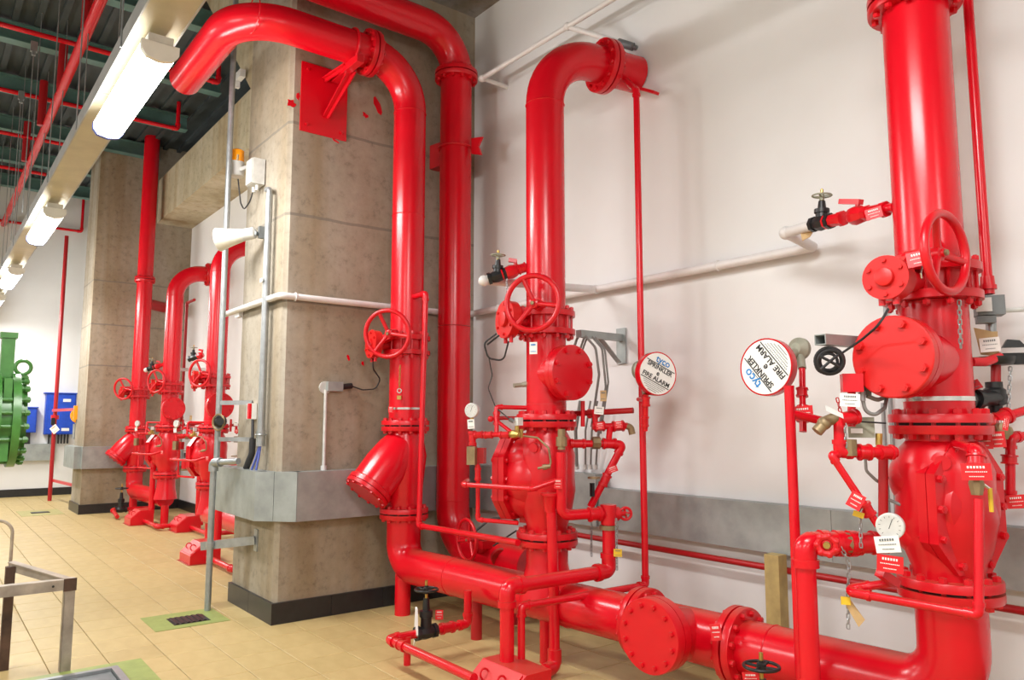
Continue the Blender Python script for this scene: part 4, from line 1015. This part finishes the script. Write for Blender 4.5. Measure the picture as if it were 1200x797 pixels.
t.part('gland', MB().cyl(R(1030, 508, .05), R(1030, 522, .05), .014, n=8), BRASS)
one('cable', 'thin dark cable from the beige junction box to the right hand riser', 'cable', MB().tube([R(1005, 494, .05), R(1038, 496, .16)], .004, 6), RUBBER)
t = TH('ball_valve', 'bronze ball valve on the alarm line left of the right hand riser', 'valve', R(964, 505, .12))
t.part('body', MB().tube([R(980, 489, .12), R(968, 494, .12), R(957, 506, .12)], .023, 10, .02), BRONZE); t.part('plug', MB().ball(R(966, 496, .12), .028, n=12, m=8), BRONZE)
t.part('lever', MB().prism(R(968, 482, .18), (.8, .5, -.45), (-.2, .1, .9), [(0, 0), (.07, 0), (.07, .02), (0, .025)], .004), LGREY)
t = TH('pressure_switch', 'red boxed pressure switch with grey base left of the right hand riser', 'switch', R(998, 475, .05))
t.part('cover', MB().box(R(998, 449, .10), (.078, .07, .075), (.80, .6, 0)), RED, smooth=False); t.part('base', MB().box(R(1013, 453, .05), (.04, .07, .075), (.80, .6, 0)), MGREY, smooth=False)
t.part('stem', MB().cyl(R(998, 458, .08), R(998, 500, .08), .016, n=10), RED2); t.part('gland', MB().cyl(R(1011, 458, .1), R(1011, 470, .1), .012, n=8), GALVP)
tag('white tag hanging below the red pressure switch', R(996, 469, .15), (.4, -.9, 0), .075, .052, -4, WHITE, 3)
collar(TH('trim_union', 'red union under the white tag left of the right hand riser', 'fitting', R(992, 493, .1)), R(982, 492, .12), R(1004, 488, .1), .032)
chain('chain', 'short red and grey chain beside the white tag', [R(981, 466, .13), R(985, 484, .13)], .010, DRED)
chain('chain', 'short grey chain beside the left trim of the right hand riser', [R(990, 496, .14), R(991, 524, .14)], .010)
one('cable', 'grey cable loop below the red pressure switch', 'cable', MB().tube([R(1011, 468, .1), R(1014, 482, .1), R(1025, 487, .1), R(1037, 478, .08), R(1040, 460, 0)], .008, 8, .04).tube([R(1016, 464, .08), R(1028, 469, .08), R(1040, 465, 0)], .009, 8, .04), GCABLE)
t = TH('strut_channel', 'galvanised strut channel stub on the wall behind the right hand riser', 'bracket', R(985, 400, .0))
s0 = R(961, 398, .15); s1_ = R(1020, 402, -.05); dd = (s1_ - s0).normalized(); sd = UP.cross(dd)
t.part('channel', MB().box((s0 + s1_) / 2 + UP * .020, ((s1_ - s0).length, .05, .004), dd, sd).box((s0 + s1_) / 2 - UP * .020, ((s1_ - s0).length, .05, .004), dd, sd).box((s0 + s1_) / 2 + sd * .024, ((s1_ - s0).length, .004, .044), dd, sd).box((s0 + s1_) / 2 - sd * .024, ((s1_ - s0).length, .004, .044), dd, sd), GALV, smooth=False)
m = MB()
for k in range(6): m.torus(R(972 + (k % 3 - 1) * 1.2, 423 + (k % 2), .10 + .010 * k), V3(.05 + .12 * k, -.9, .35 - .14 * k), .055 - .007 * (k % 4), .0062, 28, 6)
m.tube([R(960, 417, .17), R(970, 422, .18), R(984, 430, .17)], .0065, 6)
m.tube([R(962, 433, .17), R(972, 424, .18), R(982, 416, .17)], .0065, 6)
m.tube([R(985, 415, .14), R(1010, 398, .2), R(1030, 381, .36), R(1041, 362, .33)], .005, 6, .05)
one('cable_coil', 'black coiled cable hanging from the strut channel', 'cable', m, RUBBER)
one('tag_wire', 'bent silver wire on the butterfly valve of the right hand riser', 'wire', MB().tube([R(1081, 312, .3), R(1079, 320, .31), R(1080, 326, .3)], .003, 5), CHROME)
tag('red tag on the butterfly valve of the right hand riser', R(1077, 303, .36), (.3, -.95, .1), .085, .06, 8)
tag('red tag on the side drain of the right hand riser', Yp(1024, 250, 3.36), (.3, -.95, 0), .07, .05, 10)
chain('chain', 'chain hanging from the butterfly valve of the right hand riser', [R(1124, 352, .25), R(1126, 408, .2)], .011)
# right hand upright test line
q = (R(1155, 300, -.1).x, R(1155, 300, -.1).y); tq = lambda px, py, off=0.: Dp(px, py, q, off)
t = TH('test_pipe', 'thin red upright pipe at the right edge above the grey flow switch', 'pipe', at(q, 2))
t.part('pipe', MB().cyl(at(q, tq(1161, 345).z), at(q, 4.6), .0215), RED); t.part('coupling', MB().lathe(at(q, tq(1161, 345).z), UP, [(0, .026), (.02, .026), (.021, .036), (.04, .036), (.041, .03), (.08, .028)], 12), RED2)
t = TH('flow_switch', 'grey flow switch box on the thin pipe at the right edge', 'switch', tq(1159, 372))
t.part('housing', MB().box(tq(1159, 359, .03), (.105, .09, .085), (.85, .5, 0)), MGREY, smooth=False); t.part('plate', MB().box(tq(1153, 357, .085), (.06, .004, .06), (.85, .5, 0)), LGREY, smooth=False)
t.part('lower_housing', MB().box(tq(1155, 375, .03), (.07, .06, .03), (.85, .5, 0)), MGREY, smooth=False)
t.part('stem', MB().cyl(tq(1161, 375), tq(1162, 400), .021, n=14), GALVP); t.part('paddle_nut', MB().cyl(tq(1162, 391), tq(1162, 395), .023, n=8), BRASS)
one('conduit', 'thin conduit running right from the grey flow switch', 'conduit', MB().tube([tq(1170, 364), Yp(1230, 361, WY - .03)], .011, 8), LGREY)
tag('white tag below the grey flow switch', tq(1160, 404, .06), (.3, -.95, 0), .075, .062, 3, WHITE, 3)
one('paper_tag', 'brown paper strip behind the white tag at the right edge', 'paper', MB().prism(tq(1141, 384, .0), (.8, .5, 0), (0, 0, -1), [(0, 0), (.07, .02), (.09, .02), (.09, .13), (.02, .12)], .004), PAPER)
t = TH('butterfly_lever', 'red and black lever valve at the right edge', 'valve', tq(1168, 425))
t.part('lever', MB().tube([tq(1139, 424, .08), tq(1155, 424, .07), tq(1172, 418, .05)], .020, 12, .03), RED)
t.part('plate', MB().lathe(tq(1165, 428, .0), UP, [(0, .07), (.02, .085), (.035, .085)], 20), BLK)
t.part('bar', MB().beam(tq(1172, 421, .02), tq(1225, 420, .0), .05, .05), BLK); t.part('wing', MB().prism(tq(1173, 408, .0), (.8, .5, 0), (0, 0, 1), [(0, 0), (.09, 0), (.065, .03), (.02, .035)], .03), BLK)
t.part('spindle', MB().cyl(tq(1167, 428), tq(1167, 452), .020, n=12), DRED)
t = TH('check_valve', 'black screwed check valve at the right edge', 'valve', tq(1166, 485))
t.part('body', MB().cyl(tq(1130, 469, .1), tq(1172, 466, .0), .034, n=12).cyl(tq(1130, 469, .1), tq(1136, 469, .09), .042, n=8).cyl(tq(1142, 468, .08), tq(1147, 468, .07), .044, n=12), BLK)
t.part('tee', MB().lathe(tq(1167, 484, .0), UP, [(0, .026), (.03, .028), (.04, .045), (.10, .045), (.11, .034), (.135, .034)], 14), BLK)
tag('red tag beside the black check valve', tq(1122, 466, .14), (.3, -.95, 0), .045, .06, 0)
tag('dark red bent tag above the black check valve', tq(1138, 453, .12), (.3, -.8, .5), .075, .045, 25, DRED, 2)
chain('chain', 'chain hanging below the red and black lever valve', [tq(1184, 430, .03), tq(1182, 478, .02)], .011)
t = run('trim_pipe', 'red trim pipe slanting down from the right edge to the right hand riser', 'pipe', [tq(1215, 477, .02), tq(1172, 490, .05), tq(1140, 506, .15)], .019, bend=.01)
collar(t, tq(1166, 494, .06), tq(1182, 486, .05), .036)
t = TH('ball_valve', 'bronze ball valve under the slanting trim pipe at the right edge', 'valve', tq(1175, 510, .1))
t.part('body', MB().lathe(tq(1175, 515, .1), UP, [(0, .02), (.02, .03), (.05, .032), (.07, .02)], 8).lathe(tq(1164, 505, .1), tq(1190, 505, .07) - tq(1164, 505, .1), [(0, .02), (.02, .03), (.06, .03), (.085, .02)], 8), BRONZE)
t.part('ring', MB().cyl(tq(1172, 493, .09), tq(1172, 497, .09), .024, n=12), CHROME)
for i, (px, py, ro) in enumerate(((1154, 517, 3), (1169, 515, 4), (1179, 496, 80))): tag(['red tag over the top of the foremost trim valve', 'red tag beside the bronze ball valve at the right edge', 'red narrow tag above the bronze ball valve at the right edge'][i], tq(px, py, .17), (.3, -.95, 0), .055 if i < 2 else .06, .065 if i < 2 else .02, ro)
t = run('trim_pipe', 'red upright trim pipe at the right edge behind the valve cover', 'pipe', [tq(1200, 511, .0), tq(1184, 513, .02), tq(1184, 588, .02), tq(1165, 591, .05)], .0195)
collar(t, tq(1183, 533, .02), tq(1183, 544, .02), .033)
tag('red tag low at the right edge beside the upright trim pipe', tq(1191, 588, .09), (.3, -.95, 0), .07, .055, 8)
one('valve_lug', 'red square lug at the lower right of the right hand valve', 'lug', MB().box(R(1153, 641, .05), (.03, .05, .05)), RED2)
one('support_pipe', 'red horizontal stub at the right edge beside the valve cover', 'pipe', MB().tube([tq(1185, 591, .03), tq(1230, 590, -.05)], .019), RED)
# ================================================================== THINGS ON THE NEAR PILLAR
FY = CY0
# white pipe wrapping the corner
zc = Xp(336, 347, CXR + .03).z
a = Yp(262, 374, FY - .045); t = run('conduit', 'white pipe wrapped round the corner of the near pillar', 'conduit', [V3(a.x, FY - .045, zc), V3(CXR + .035, FY - .045, zc), V3(CXR + .035, WY - .3, zc)], .026, WPIPE, .05, collars=False)
for x in (a.x + .35,): t.part('clip', MB().box((x, FY - .02, zc - .03), (.10, .04, .06)), WPIPE)
t.part('clip', MB().torus((CXR + .035, FY + .08, zc), (0, 1, 0), .03, .006, 16, 6), WPIPE)
# tall thin galvanised conduit in front of the beam
ca = Yp(257, 530, 1.98); cb = Yp(270, 90, 1.98); cx_ = (ca.x + cb.x) / 2
t = TH('conduit', 'tall thin galvanised conduit left of the near pillar', 'conduit', (cx_, 1.98, 1.2))
t.part('pipe', MB().cyl((cx_, 1.98, ca.z - .05), (cx_, 1.98, ROOF), .024), GALVP)
for py in (472, 515): p = Yp(258, py, 1.98); t.part('standoff', MB().beam((cx_, 1.98, p.z), (cx_ + .22, FY - .005, p.z), .03, .035), GALVP)
t.part('valve', MB().ball(Yp(258, 494, 1.98), .055, n=12, m=8).cyl(Yp(258, 494, 1.98), Yp(258, 494, 1.86), .03), BLK)
t.part('ring', MB().torus(Yp(256, 495, 1.95), (.4, -.9, 0), .065, .009, 20, 6), BRONZE)
t = TH('camera_clamp', 'small white clamp fitting at the top of the near pillar', 'clamp', Yp(282, 92, FY - .05))
t.part('body', MB().box(Yp(282, 88, FY - .05), (.12, .05, .07)), LGREY); t.part('jaw', MB().box(Yp(278, 97, FY - .05), (.04, .04, .10)), LGREY)
# post with elbow
po = V3(-6.42, 1.93, 0); pt = Yp(247, 546, 1.93).z
t = run('post', 'galvanised post standing on the green floor patch beside the near pillar', 'post', [po, V3(po.x, po.y, pt + .03), V3(po.x + .30, FY - .16, pt + .05)], .025, GALVP, .03, collars=False)
t.part('elbow', MB().tube([V3(po.x, po.y, pt - .04), V3(po.x, po.y, pt + .03), V3(po.x + .08, po.y + .03, pt + .035)], .038, 14, .03), GALVP)
t.part('collar', MB().lathe(V3(po.x, po.y, Yp(243, 637, 1.93).z - .02), UP, [(0, .034), (.04, .034)], 14), GALVP)
s0 = Yp(300, 633, FY - .005); s1_ = Yp(237, 640, 1.90)
t = TH('post_bracket', 'pale strut arm from the near pillar to the galvanised post', 'bracket', s0)
t.part('arm', MB().beam(s0, s1_, .045, .065), GALVP, smooth=False); t.part('plate', MB().box(s0, (.07, .012, .17)), GALVP, smooth=False)
# thick conduit with wires
ka = Yp(315, 228, FY - .06); kb = Yp(306, 523, FY - .06); kx = (ka.x + kb.x) / 2
t = TH('conduit', 'thick galvanised conduit on the front of the near pillar', 'conduit', (kx, FY - .06, kb.z))
t.part('pipe', MB().cyl((kx, FY - .06, kb.z), (kx, FY - .06, ka.z), .028), GALVP); t.part('coupling', MB().cyl((kx, FY - .06, kb.z), (kx, FY - .06, kb.z + .12), .034), GALVP)
t.part('top_bend', MB().tube([(kx, FY - .06, ka.z), (kx, FY - .06, ka.z + .04), (kx - .12, FY - .04, ka.z + .07)], .022, 12, .03), GALVP)
t.part('strap', MB().torus((kx, FY - .06, kb.z + .09), UP, .04, .006, 20, 6), GALVP); t.part('tag', MB().box((kx, FY - .10, Yp(310, 330, FY - .06).z), (.05, .008, .03)), LGREY)
t.part('back_conduit', MB().cyl((kx - .09, FY - .03, Yp(300, 520, FY - .03).z), (kx - .09, FY - .03, Yp(300, 280, FY - .03).z), .014, n=10), GALVP)
for i, dx in enumerate((-.03, .02)): one('wire', ['blue wire leaving the thick conduit, left one', 'blue wire leaving the thick conduit, right one'][i], 'wire', MB().tube([(kx + dx * .4, FY - .06, kb.z + .02), (kx + dx - .02, FY - .07, kb.z - .08), (kx + dx * 2 - .06, FY - .08, 1.13)], .009, 8, .03), LBLUE)
h0 = Yp(296, 514, FY - .05); one('hose', 'black flexible hose below the red and white box', 'hose', MB().tube([h0, h0 + V3(0, 0, -.12), V3(h0.x - .07, FY - .07, 1.13)], .026, 10, .08), RUBBER)
b = Yp(295, 482, FY - .03); t = TH('call_point', 'small red and white box on the near pillar', 'box', b)
t.part('box', MB().box(b, (.09, .05, .13)), WHITE, smooth=False); t.part('cover', MB().box(b + V3(.025, -.028, 0), (.045, .02, .125)), RED, smooth=False); t.part('cable', MB().cyl(b + V3(.03, 0, -.06), h0, .012, n=8), RUBBER)
# junction box, beacon, horn
b = Yp(300, 203, FY - .06); t = TH('junction_box', 'grey junction box beside the amber beacon on the near pillar', 'box', b)
t.part('box', MB().box(b, (.15, .10, .22)), LGREY, smooth=False); t.part('lid', MB().box(b + V3(0, -.056, 0), (.14, .012, .21)), LGREY, smooth=False)
for dx in (-.04, .04): t.part('gland', MB().cyl(b + V3(dx, 0, -.11), b + V3(dx, 0, -.16), .016, n=8), LGREY)
q_ = Yp(278, 193, FY - .12); t = TH('beacon', 'amber beacon lamp on grey base near the pillar top', 'beacon', q_)
t.part('base', MB().lathe(Yp(277, 207, FY - .12), UP, [(0, .058), (.006, .064), (.13, .064), (.135, .06)], 20), LGREY); t.part('lens', MB().lathe(Yp(278, 190, FY - .12), UP, [(0, .058), (.10, .056), (.11, .04)], 20), AMBER)
t.part('bulb', MB().cyl(Yp(278, 188, FY - .19), Yp(279, 181, FY - .19), .01, n=8), BRONZE); t.part('knob', MB().cyl(Yp(271, 197, FY - .17), Yp(268, 197, FY - .19), .016, n=10), BLK)
t.part('bracket', MB().beam(Yp(279, 200, FY - .12), V3(q_.x + .08, FY, q_.z), .04, .03), LGREY)
one('cable', 'thin dark cable hanging between beacon and junction box', 'cable', MB().tube([Yp(279, 210, FY - .12), Yp(282, 238, FY - .10), Yp(286, 246, FY - .09), Yp(293, 236, FY - .08), Yp(297, 222, FY - .06)], .006, 6, .05), RUBBER)
hm = Yp(256, 281, 1.86); ht = Yp(303, 272, FY - .08); hd_ = (ht - hm).normalized(); L = (ht - hm).length
t = TH('horn_speaker', 'cream horn loudspeaker pointing left on the near pillar', 'speaker', ht)
t.part('bell', MB().lathe(hm, hd_, [(0, .098), (.02, .092), (.10, .074), (L * .52, .058), (L * .6, .052), (L * .62, .04), (L * .62, .03), (.15, .045), (.03, .078), (.0, .094)], 28, False), CREAM)
t.part('driver', MB().lathe(hm + hd_ * L * .6, hd_, [(0, .05), (L * .3, .048), (L * .34, .03)], 20), LGREY); t.part('reflex_cone', MB().lathe(hm + hd_ * .02, hd_, [(0, .015), (.05, .04), (.12, .03)], 16), CREAM)
t.part('bracket', MB().box(hm + hd_ * L * .75 + V3(0, .0, -.01), (.16, .06, .03), hd_).beam(ht, V3(ht.x, FY, ht.z), .03, .10), MGREY)
# socket and plug on the side face
b = Xp(392, 453, CXR + .03); t = TH('socket_box', 'grey socket box with black plug on the side of the near pillar', 'socket', b)
t.part('box', MB().box(b, (.05, .13, .075)), GALV, smooth=False); t.part('plug', MB().cyl(b + V3(.0, .07, .0), b + V3(.0, .15, .01), .024, n=10), BLK)
t.part('boss', MB().cyl((CXR, b.y - .07, b.z - .01), (CXR + .02, b.y - .07, b.z - .01), .05, n=16), LGREY)
one('cable', 'black cable from the socket to the valve of the riser by the near pillar', 'cable', MB().tube([b + V3(0, .14, .01), Xp(425, 457, CXR + .06), Xp(440, 456, CXR + .08), Xp(446, 445, CXR + .1), Lq(437, 432, .1), Lq(437, 418, .1)], .006, 6, .05), RUBBER)
one('conduit', 'thin grey conduit below the socket on the side of the near pillar', 'conduit', MB().cyl((CXR + .02, b.y - .07, b.z - .03), (CXR + .02, b.y - .07, 1.16), .013, n=10).cyl((CXR + .02, b.y - .07, 1.125), (CXR + .02, b.y - .07, 1.16), .024, n=10), LGREY)
# ================================================================== FAR BAY
S = .94
F1 = (-13.9, 2.906); F2 = (-12.17, 2.98); F3 = (-9.87, 2.95)
def far_copy(objs, ax, fx, old, new):
    for o in objs:
        l = o.location; p = V3(fx[0] + (l.x - ax[0]) * S, fx[1] + (l.y - ax[1]) * S, l.z * S)
        lab = o['label'].replace(old, new)
        if lab == o['label']: lab += ', ' + new
        copy_thing(o, p, S, lab, o.get('group'))
LT = [STR.o, BVL.o]
far_copy(LT, L_, F1, 'riser by the near pillar', 'riser by the far pillar')
SKIP = ('hose_fitting', 'trim_pipe.002', 'drain_pipe.001')
MT = [o for o in MT if not (o.name.startswith('drain_pipe') or 'yellow' in o['label'])]
far_copy(MT, M_, F2, 'middle riser', 'far gooseneck riser')
far_copy([o for o in MT if not o.name.startswith('drain_branch')], M_, F3, 'middle riser', 'half hidden far riser')
for o in list(bpy.data.objects):
    if o.parent is None and o.type == 'EMPTY' and 'label' in o.keys() and o['label'].startswith('red gooseneck riser') and o.location.x < -9:
        o['label'] = 'red gooseneck riser in the far bay turning into the wall' if o.location.x < -11 else 'red gooseneck riser in the far bay half behind the near pillar'
    elif o.parent is None and 'label' in o.keys() and o.location.x < -9 and 'middle gooseneck riser' in o['label']:
        o['label'] = o['label'].replace('middle gooseneck riser', 'far gooseneck riser' if o.location.x < -11 else 'half hidden far riser').split(', far')[0]
r_ = PRr * S
t = TH('riser_pipe', 'tall straight red riser in front of the far pillar', 'pipe', at(F1, 0))
t.part('pipe', MB().cyl(at(F1, zv1 * S), at(F1, ROOF), r_ * .98, n=28), RED); t.part('pipe', MB().cyl(at(F1, zu_L * S), at(F1, zv0 * S), r_ * .98, n=28), RED)
t.flanges(at(F1, Dp(166, 328, F1).z), UP, FR * S * .9, .035, .01, 10, .016)
t.part('pipe', MB().tube([at(F1, zl_L * S), at(F1, .37), V3(F2[0], F2[1], .37)], r_, 28, .36), RED); t.part('pipe', MB().tube([at(F3, .37), V3(-7.7, 2.97, .37)], r_, 28), RED); t.part('leg', MB().cyl(at(F1, 0), at(F1, .37), .06), RED)
zb_ = Dp(182, 355, F1).z; t.part('bracket_arm', MB().cyl(at(F1, zb_), V3(FXR, F1[1] + .45, zb_), .09, n=16), DRED)
for i, (fx, lb) in enumerate(((F2, 'red floor leg under the far gooseneck riser'), (F3, 'red floor leg under the far riser half behind the near pillar'))):
    t = TH('pipe_support', lb, 'support', at(fx, 0)); t.part('leg', MB().cyl(at(fx, 0), at(fx, .28), .055), RED); t.part('saddle', MB().lathe(at(fx, .37), UP, [(0, r_ * 1.3), (.16, r_ * 1.05), (zl_M * S - .40, r_)], 28), RED)
rp = Dp(217, 400, F2, -.35)
run('test_pipe', 'thin red upright pipe beside the far gooseneck riser', 'pipe', [V3(F2[0] + .15, rp.y, Dp(217, 351, F2).z), V3(rp.x, rp.y, Dp(217, 351, F2).z), V3(rp.x, rp.y, Dp(217, 493, F2).z), V3(rp.x - .3, rp.y - .1, Dp(217, 493, F2).z)], .022, DRED)
for i, (px, py, lb) in enumerate(((153, 615, 'red sloped drain box on the floor nearest the far pillar'), (207, 623, 'red sloped drain box on the floor in the far bay, middle one'), (222, 660, 'red sloped drain box on the floor behind the galvanised post'))):
    p = Zp(px, py); floor_box((p.x - .05, p.y + .12), lb, 1.05)
    run('drain_pipe', ['thin red floor pipe from the box nearest the far pillar', 'thin red floor pipe from the middle far box', 'thin red floor pipe from the box behind the post'][i], 'pipe',
        [V3(p.x + .15, p.y + .15, .06), V3(p.x + .95, p.y + .15, .06), V3(p.x + .95, p.y + .75, .06)], .03, collars=True)
    t = run('drain_pipe', ['red upright drain pipe at the box nearest the far pillar', 'red upright drain pipe at the middle far box', 'red upright drain pipe at the box behind the post'][i], 'pipe',
        [V3(p.x + .1, p.y + .25, .15), V3(p.x + .1, p.y + .25, 1.0 + .35 * (i == 1)), V3(p.x + .1, p.y + .5, 1.0 + .35 * (i == 1))], .042)
p = Zp(141, 606); gate_valve('gate_valve', 'small black gate valve on the floor pipe by the far pillar', V3(p.x, p.y, .12), (0, 1, 0), UP, .04, .09, BLK, BLK, .33)
run('drain_pipe', 'red floor pipe under the small black valve by the far pillar', 'pipe', [V3(p.x, p.y + .5, .12), V3(p.x, p.y - .12, .12), V3(p.x + .4, p.y - .12, .05)], .03)
# ================================================================== LEFT: PIT, RAIL, GREEN PATCHES
one('floor_patch', 'pale green painted patch on the floor under the galvanised post', 'paint patch', bx(-6.49, -6.01, 1.45, 1.98, 0, .003), LGREEN, smooth=False)
t = TH('floor_grate', 'small black floor drain grate in the green patch', 'grate', (-6.2, 1.73, 0)); t.part('frame', bx(-6.33, -6.10, 1.60, 1.86, .003, .006), BLK, smooth=False)
for k in range(6): t.part('bar', bx(-6.32, -6.11, 1.615 + .04 * k, 1.635 + .04 * k, .006, .012), BLK, smooth=False)
p = Zp(47, 601); one('floor_patch', 'faint green painted patch on the floor before the end wall', 'paint patch', bx(p.x - .45, p.x + .45, p.y - .3, p.y + .3, 0, .003), FAINT, smooth=False)
one('floor_grate', 'small black floor drain grate before the end wall', 'grate', bx(p.x - .10, p.x + .10, p.y - .13, p.y + .13, .003, .010), BLK, smooth=False)
one('pit_border', 'pale green painted border round the pit at lower left', 'paint patch', bx(-5.41, -4.3, 1.06, 1.225, 0, .003, bx(-5.41, -5.25, -.6, 1.06, 0, .003)), LGREEN, smooth=False)
t = TH('pit_cover', 'grey steel pit cover in the green border', 'cover', (-4.8, .3, 0)); t.part('frame', bx(-5.25, -4.3, 1.02, 1.06, 0, .03, bx(-5.25, -5.21, -.6, 1.02, 0, .03)), GALVP, smooth=False)
t.part('plate', bx(-5.205, -4.3, -.6, 1.015, 0, .012), MGREY, smooth=False)
rc_ = Zp(75, 786); hR = Dp(75, 690, (rc_.x, rc_.y)).z
t = TH('guard_rail', 'weathered steel angle guard rail at the lower left', 'railing', rc_)
lp = V3(*Dp(3, 797, (rc_.x - .35, rc_.y - .42))[:2], 0); lph = Dp(3, 664, (lp.x, lp.y)).z
t.part('post', bx(rc_.x - .03, rc_.x + .03, rc_.y - .028, rc_.y - .022, 0, hR, bx(rc_.x + .024, rc_.x + .03, rc_.y - .028, rc_.y + .03, 0, hR)), STEELR, smooth=False)
t.part('post', bx(lp.x - .03, lp.x + .03, lp.y - .025, lp.y + .025, 0, lph), SHADED_RUST, smooth=False)  # post stands in shadow; the shade is put into its dark colour
c0 = V3(rc_.x, rc_.y, hR + .03)
d1 = V3(.0, -1, 0)
t.part('top_rail', MB().beam(c0 + V3(.03, 0.03, 0), c0 + V3(.03, -1.4, 0), .006, .062).beam(c0 + V3(0, .03, .03), c0 + V3(0, -1.4, .03), .06, .006), STEELR, smooth=False)
t.part('side_rail', MB().beam(c0 + V3(0, 0, .0), V3(lp.x, lp.y, lph - .0), .006, .055).beam(c0 + V3(0, 0, .028), V3(lp.x, lp.y, lph + .028), .055, .006), STEELR, smooth=False)
t.part('corner_plate', MB().box(c0 + V3(.034, .0, -.0), (.006, .07, .075)), SHADED_RUST, smooth=False); t.part('hole', MB().cyl(c0 + V3(.034, -.09, 0), c0 + V3(.037, -.09, 0), .007, n=10), BLK)
hb = Zp(10, 690); ht_ = Dp(10, 612, (hb.x, hb.y)).z
one('hand_rail', 'thin bent grey tube handrail behind the guard rail', 'railing', MB().tube([hb, V3(hb.x, hb.y, ht_), V3(hb.x - .05, hb.y - .35, ht_ + .06)], .014, 12, .12), STEELR, hb)
# ================================================================== GREEN VALVE, END WALL THINGS
gx, gy = -8.0, .60
gv = Dp(19, 492, (gx, gy + .12)); zc_ = gv.z
t = TH('pipe_valve', 'big green flanged valve at the left edge', 'valve', (gx, gv.y - .1, zc_ - .6))
GR = abs(Dp(19, 436, (gx, gy)).z - Dp(19, 547, (gx, gy)).z) / 2
x_, y_ = gv.x, gv.y
t.part('flange', MB().lathe((x_, y_ - .06, zc_), (0, 1, 0), [(0, GR), (.06, GR)], 44), GREEN); t.part('flange', MB().lathe((x_, y_ - .20, zc_), (0, 1, 0), [(0, GR), (.06, GR)], 44), GREEN)
t.part('body', MB().lathe((x_, y_ - .16, zc_), (0, 1, 0), [(0, GR * .85), (.12, GR * .85)], 40), GREEN)
t.part('pipe', MB().cyl((x_, y_ - .2, zc_), (x_, y_ - 4.0, zc_), GR * .78, n=40), GREEN); t.part('outlet_pipe', MB().cyl((x_, y_ , zc_), (x_, y_ + .05, zc_), GR * .8, n=40), GREEN)
t.bolts((x_, y_ - .10, zc_), (0, 1, 0), GR * .9, 20, .03, .16, GREEN)
for dx in (-.12, .12): t.part('bonnet_bar', MB().box((x_ + GR * .62 + dx * .3, y_ - .1, zc_ + .0), (.06, .06, GR * 1.7)), GREEN)
t.part('stem_housing', MB().box((x_, y_ - .10, zc_ + GR + .10), (.12, .10, .42)), GREEN); t.part('lifting_eye', MB().torus((x_ + .05, y_ + .02, zc_ + GR * 1.12), (1, 0, 0), .06, .016, 20, 8), GREEN); t.part('cap', MB().box((x_, y_ - .10, zc_ + GR + .33), (.15, .13, .05)), GREEN)
t.part('label_band', MB().lathe((x_, y_ - .75, zc_), (0, 1, 0), [(0, GR * .785), (.35, GR * .785)], 40), LGREY)
t.part('stand', MB().box((x_, y_ - 2.5, (zc_ - GR * .8) / 2), (.4, .3, zc_ - GR * .8)), GREEN)
def cabinet(px0, py0, px1, py1, label, d=.22, labs=2):
    a = Xp(px0, py0, EX + d); b = Xp(px1, py1, EX + d); t = TH('control_cabinet', label, 'cabinet', (EX + d / 2, (a.y + b.y) / 2, b.z))
    t.part('case', bx(EX + .002, EX + d - .02, a.y, b.y, b.z, a.z), BLUE, smooth=False); t.part('door', bx(EX + d - .018, EX + d, a.y + .02, b.y - .02, b.z + .02, a.z - .02), BLUE, smooth=False)
    for zz in ((a.z - .14, b.z + .10) if labs == 2 else ()): t.part('label_plate', bx(EX + d, EX + d + .004, b.y - .24, b.y - .10, zz - .03, zz + .03), WHITE, smooth=False)
    t.part('top_lip', bx(EX + .002, EX + d + .02, a.y - .04, b.y + .02, a.z, a.z + .02), BLUE, smooth=False)
    for k in range(7): t.part('cable', MB().cyl((EX + .1, a.y + .1 + (b.y - a.y - .2) * k / 6, 1.06), (EX + .1, a.y + .1 + (b.y - a.y - .2) * k / 6, b.z), .018, n=8), RUBBER)
cabinet(55, 461, 87, 509, 'blue control cabinet on the end wall beside the thin red pipe')
cabinet(24, 478, 42, 507, 'smaller blue control cabinet behind the green valve', .2, 0)
rq = Zp(58, 587); zb0 = .0
t = TH('hydrant_pipe', 'thin red upright pipe standing before the end wall', 'pipe', rq)
t.part('pipe', MB().cyl(rq, V3(rq.x, rq.y, 5.2), .036), DRED)
for py, px1 in ((481, 88), (563, 86)):
    p = Dp(62, py, (rq.x, rq.y)); t.part('stay', MB().beam(p, V3(FXL, CY0 + .1, p.z), .03, .05), RED2)
t.part('collar', MB().cyl(V3(rq.x, rq.y, Dp(61, 489, (rq.x, rq.y)).z - .04), V3(rq.x, rq.y, Dp(61, 489, (rq.x, rq.y)).z + .04), .07), RED2)
t.part('lock', MB().box(Dp(62, 494, (rq.x, rq.y), .08), (.08, .06, .14)), BLK)
tag('white diamond shaped card on the thin red upright pipe', Dp(64, 503, (rq.x, rq.y), .14), (.78, -.62, 0), .14, .14, 40, WHITE, 2, ink=AMBER, cat='card', name='card')
ho = Xp(87, 487, FXL); ho = Dp(88, 487, (FXL - .05, CY0 - .05))
t = TH('hose_reel', 'small orange coiled hoop on the edge of the far pillar', 'hose', ho); t.part('hoop', MB().torus(ho + V3(.0, .04, 0), (.8, -.6, 0), .10, .03, 24, 8), AMBER); t.part('holder', MB().box(ho + V3(.10, 0, .05), (.10, .08, .24)), AMBER); t.part('hook', MB().cyl(ho + V3(0, 0, -.15), ho + V3(0, 0, -.40), .025), GALVP)
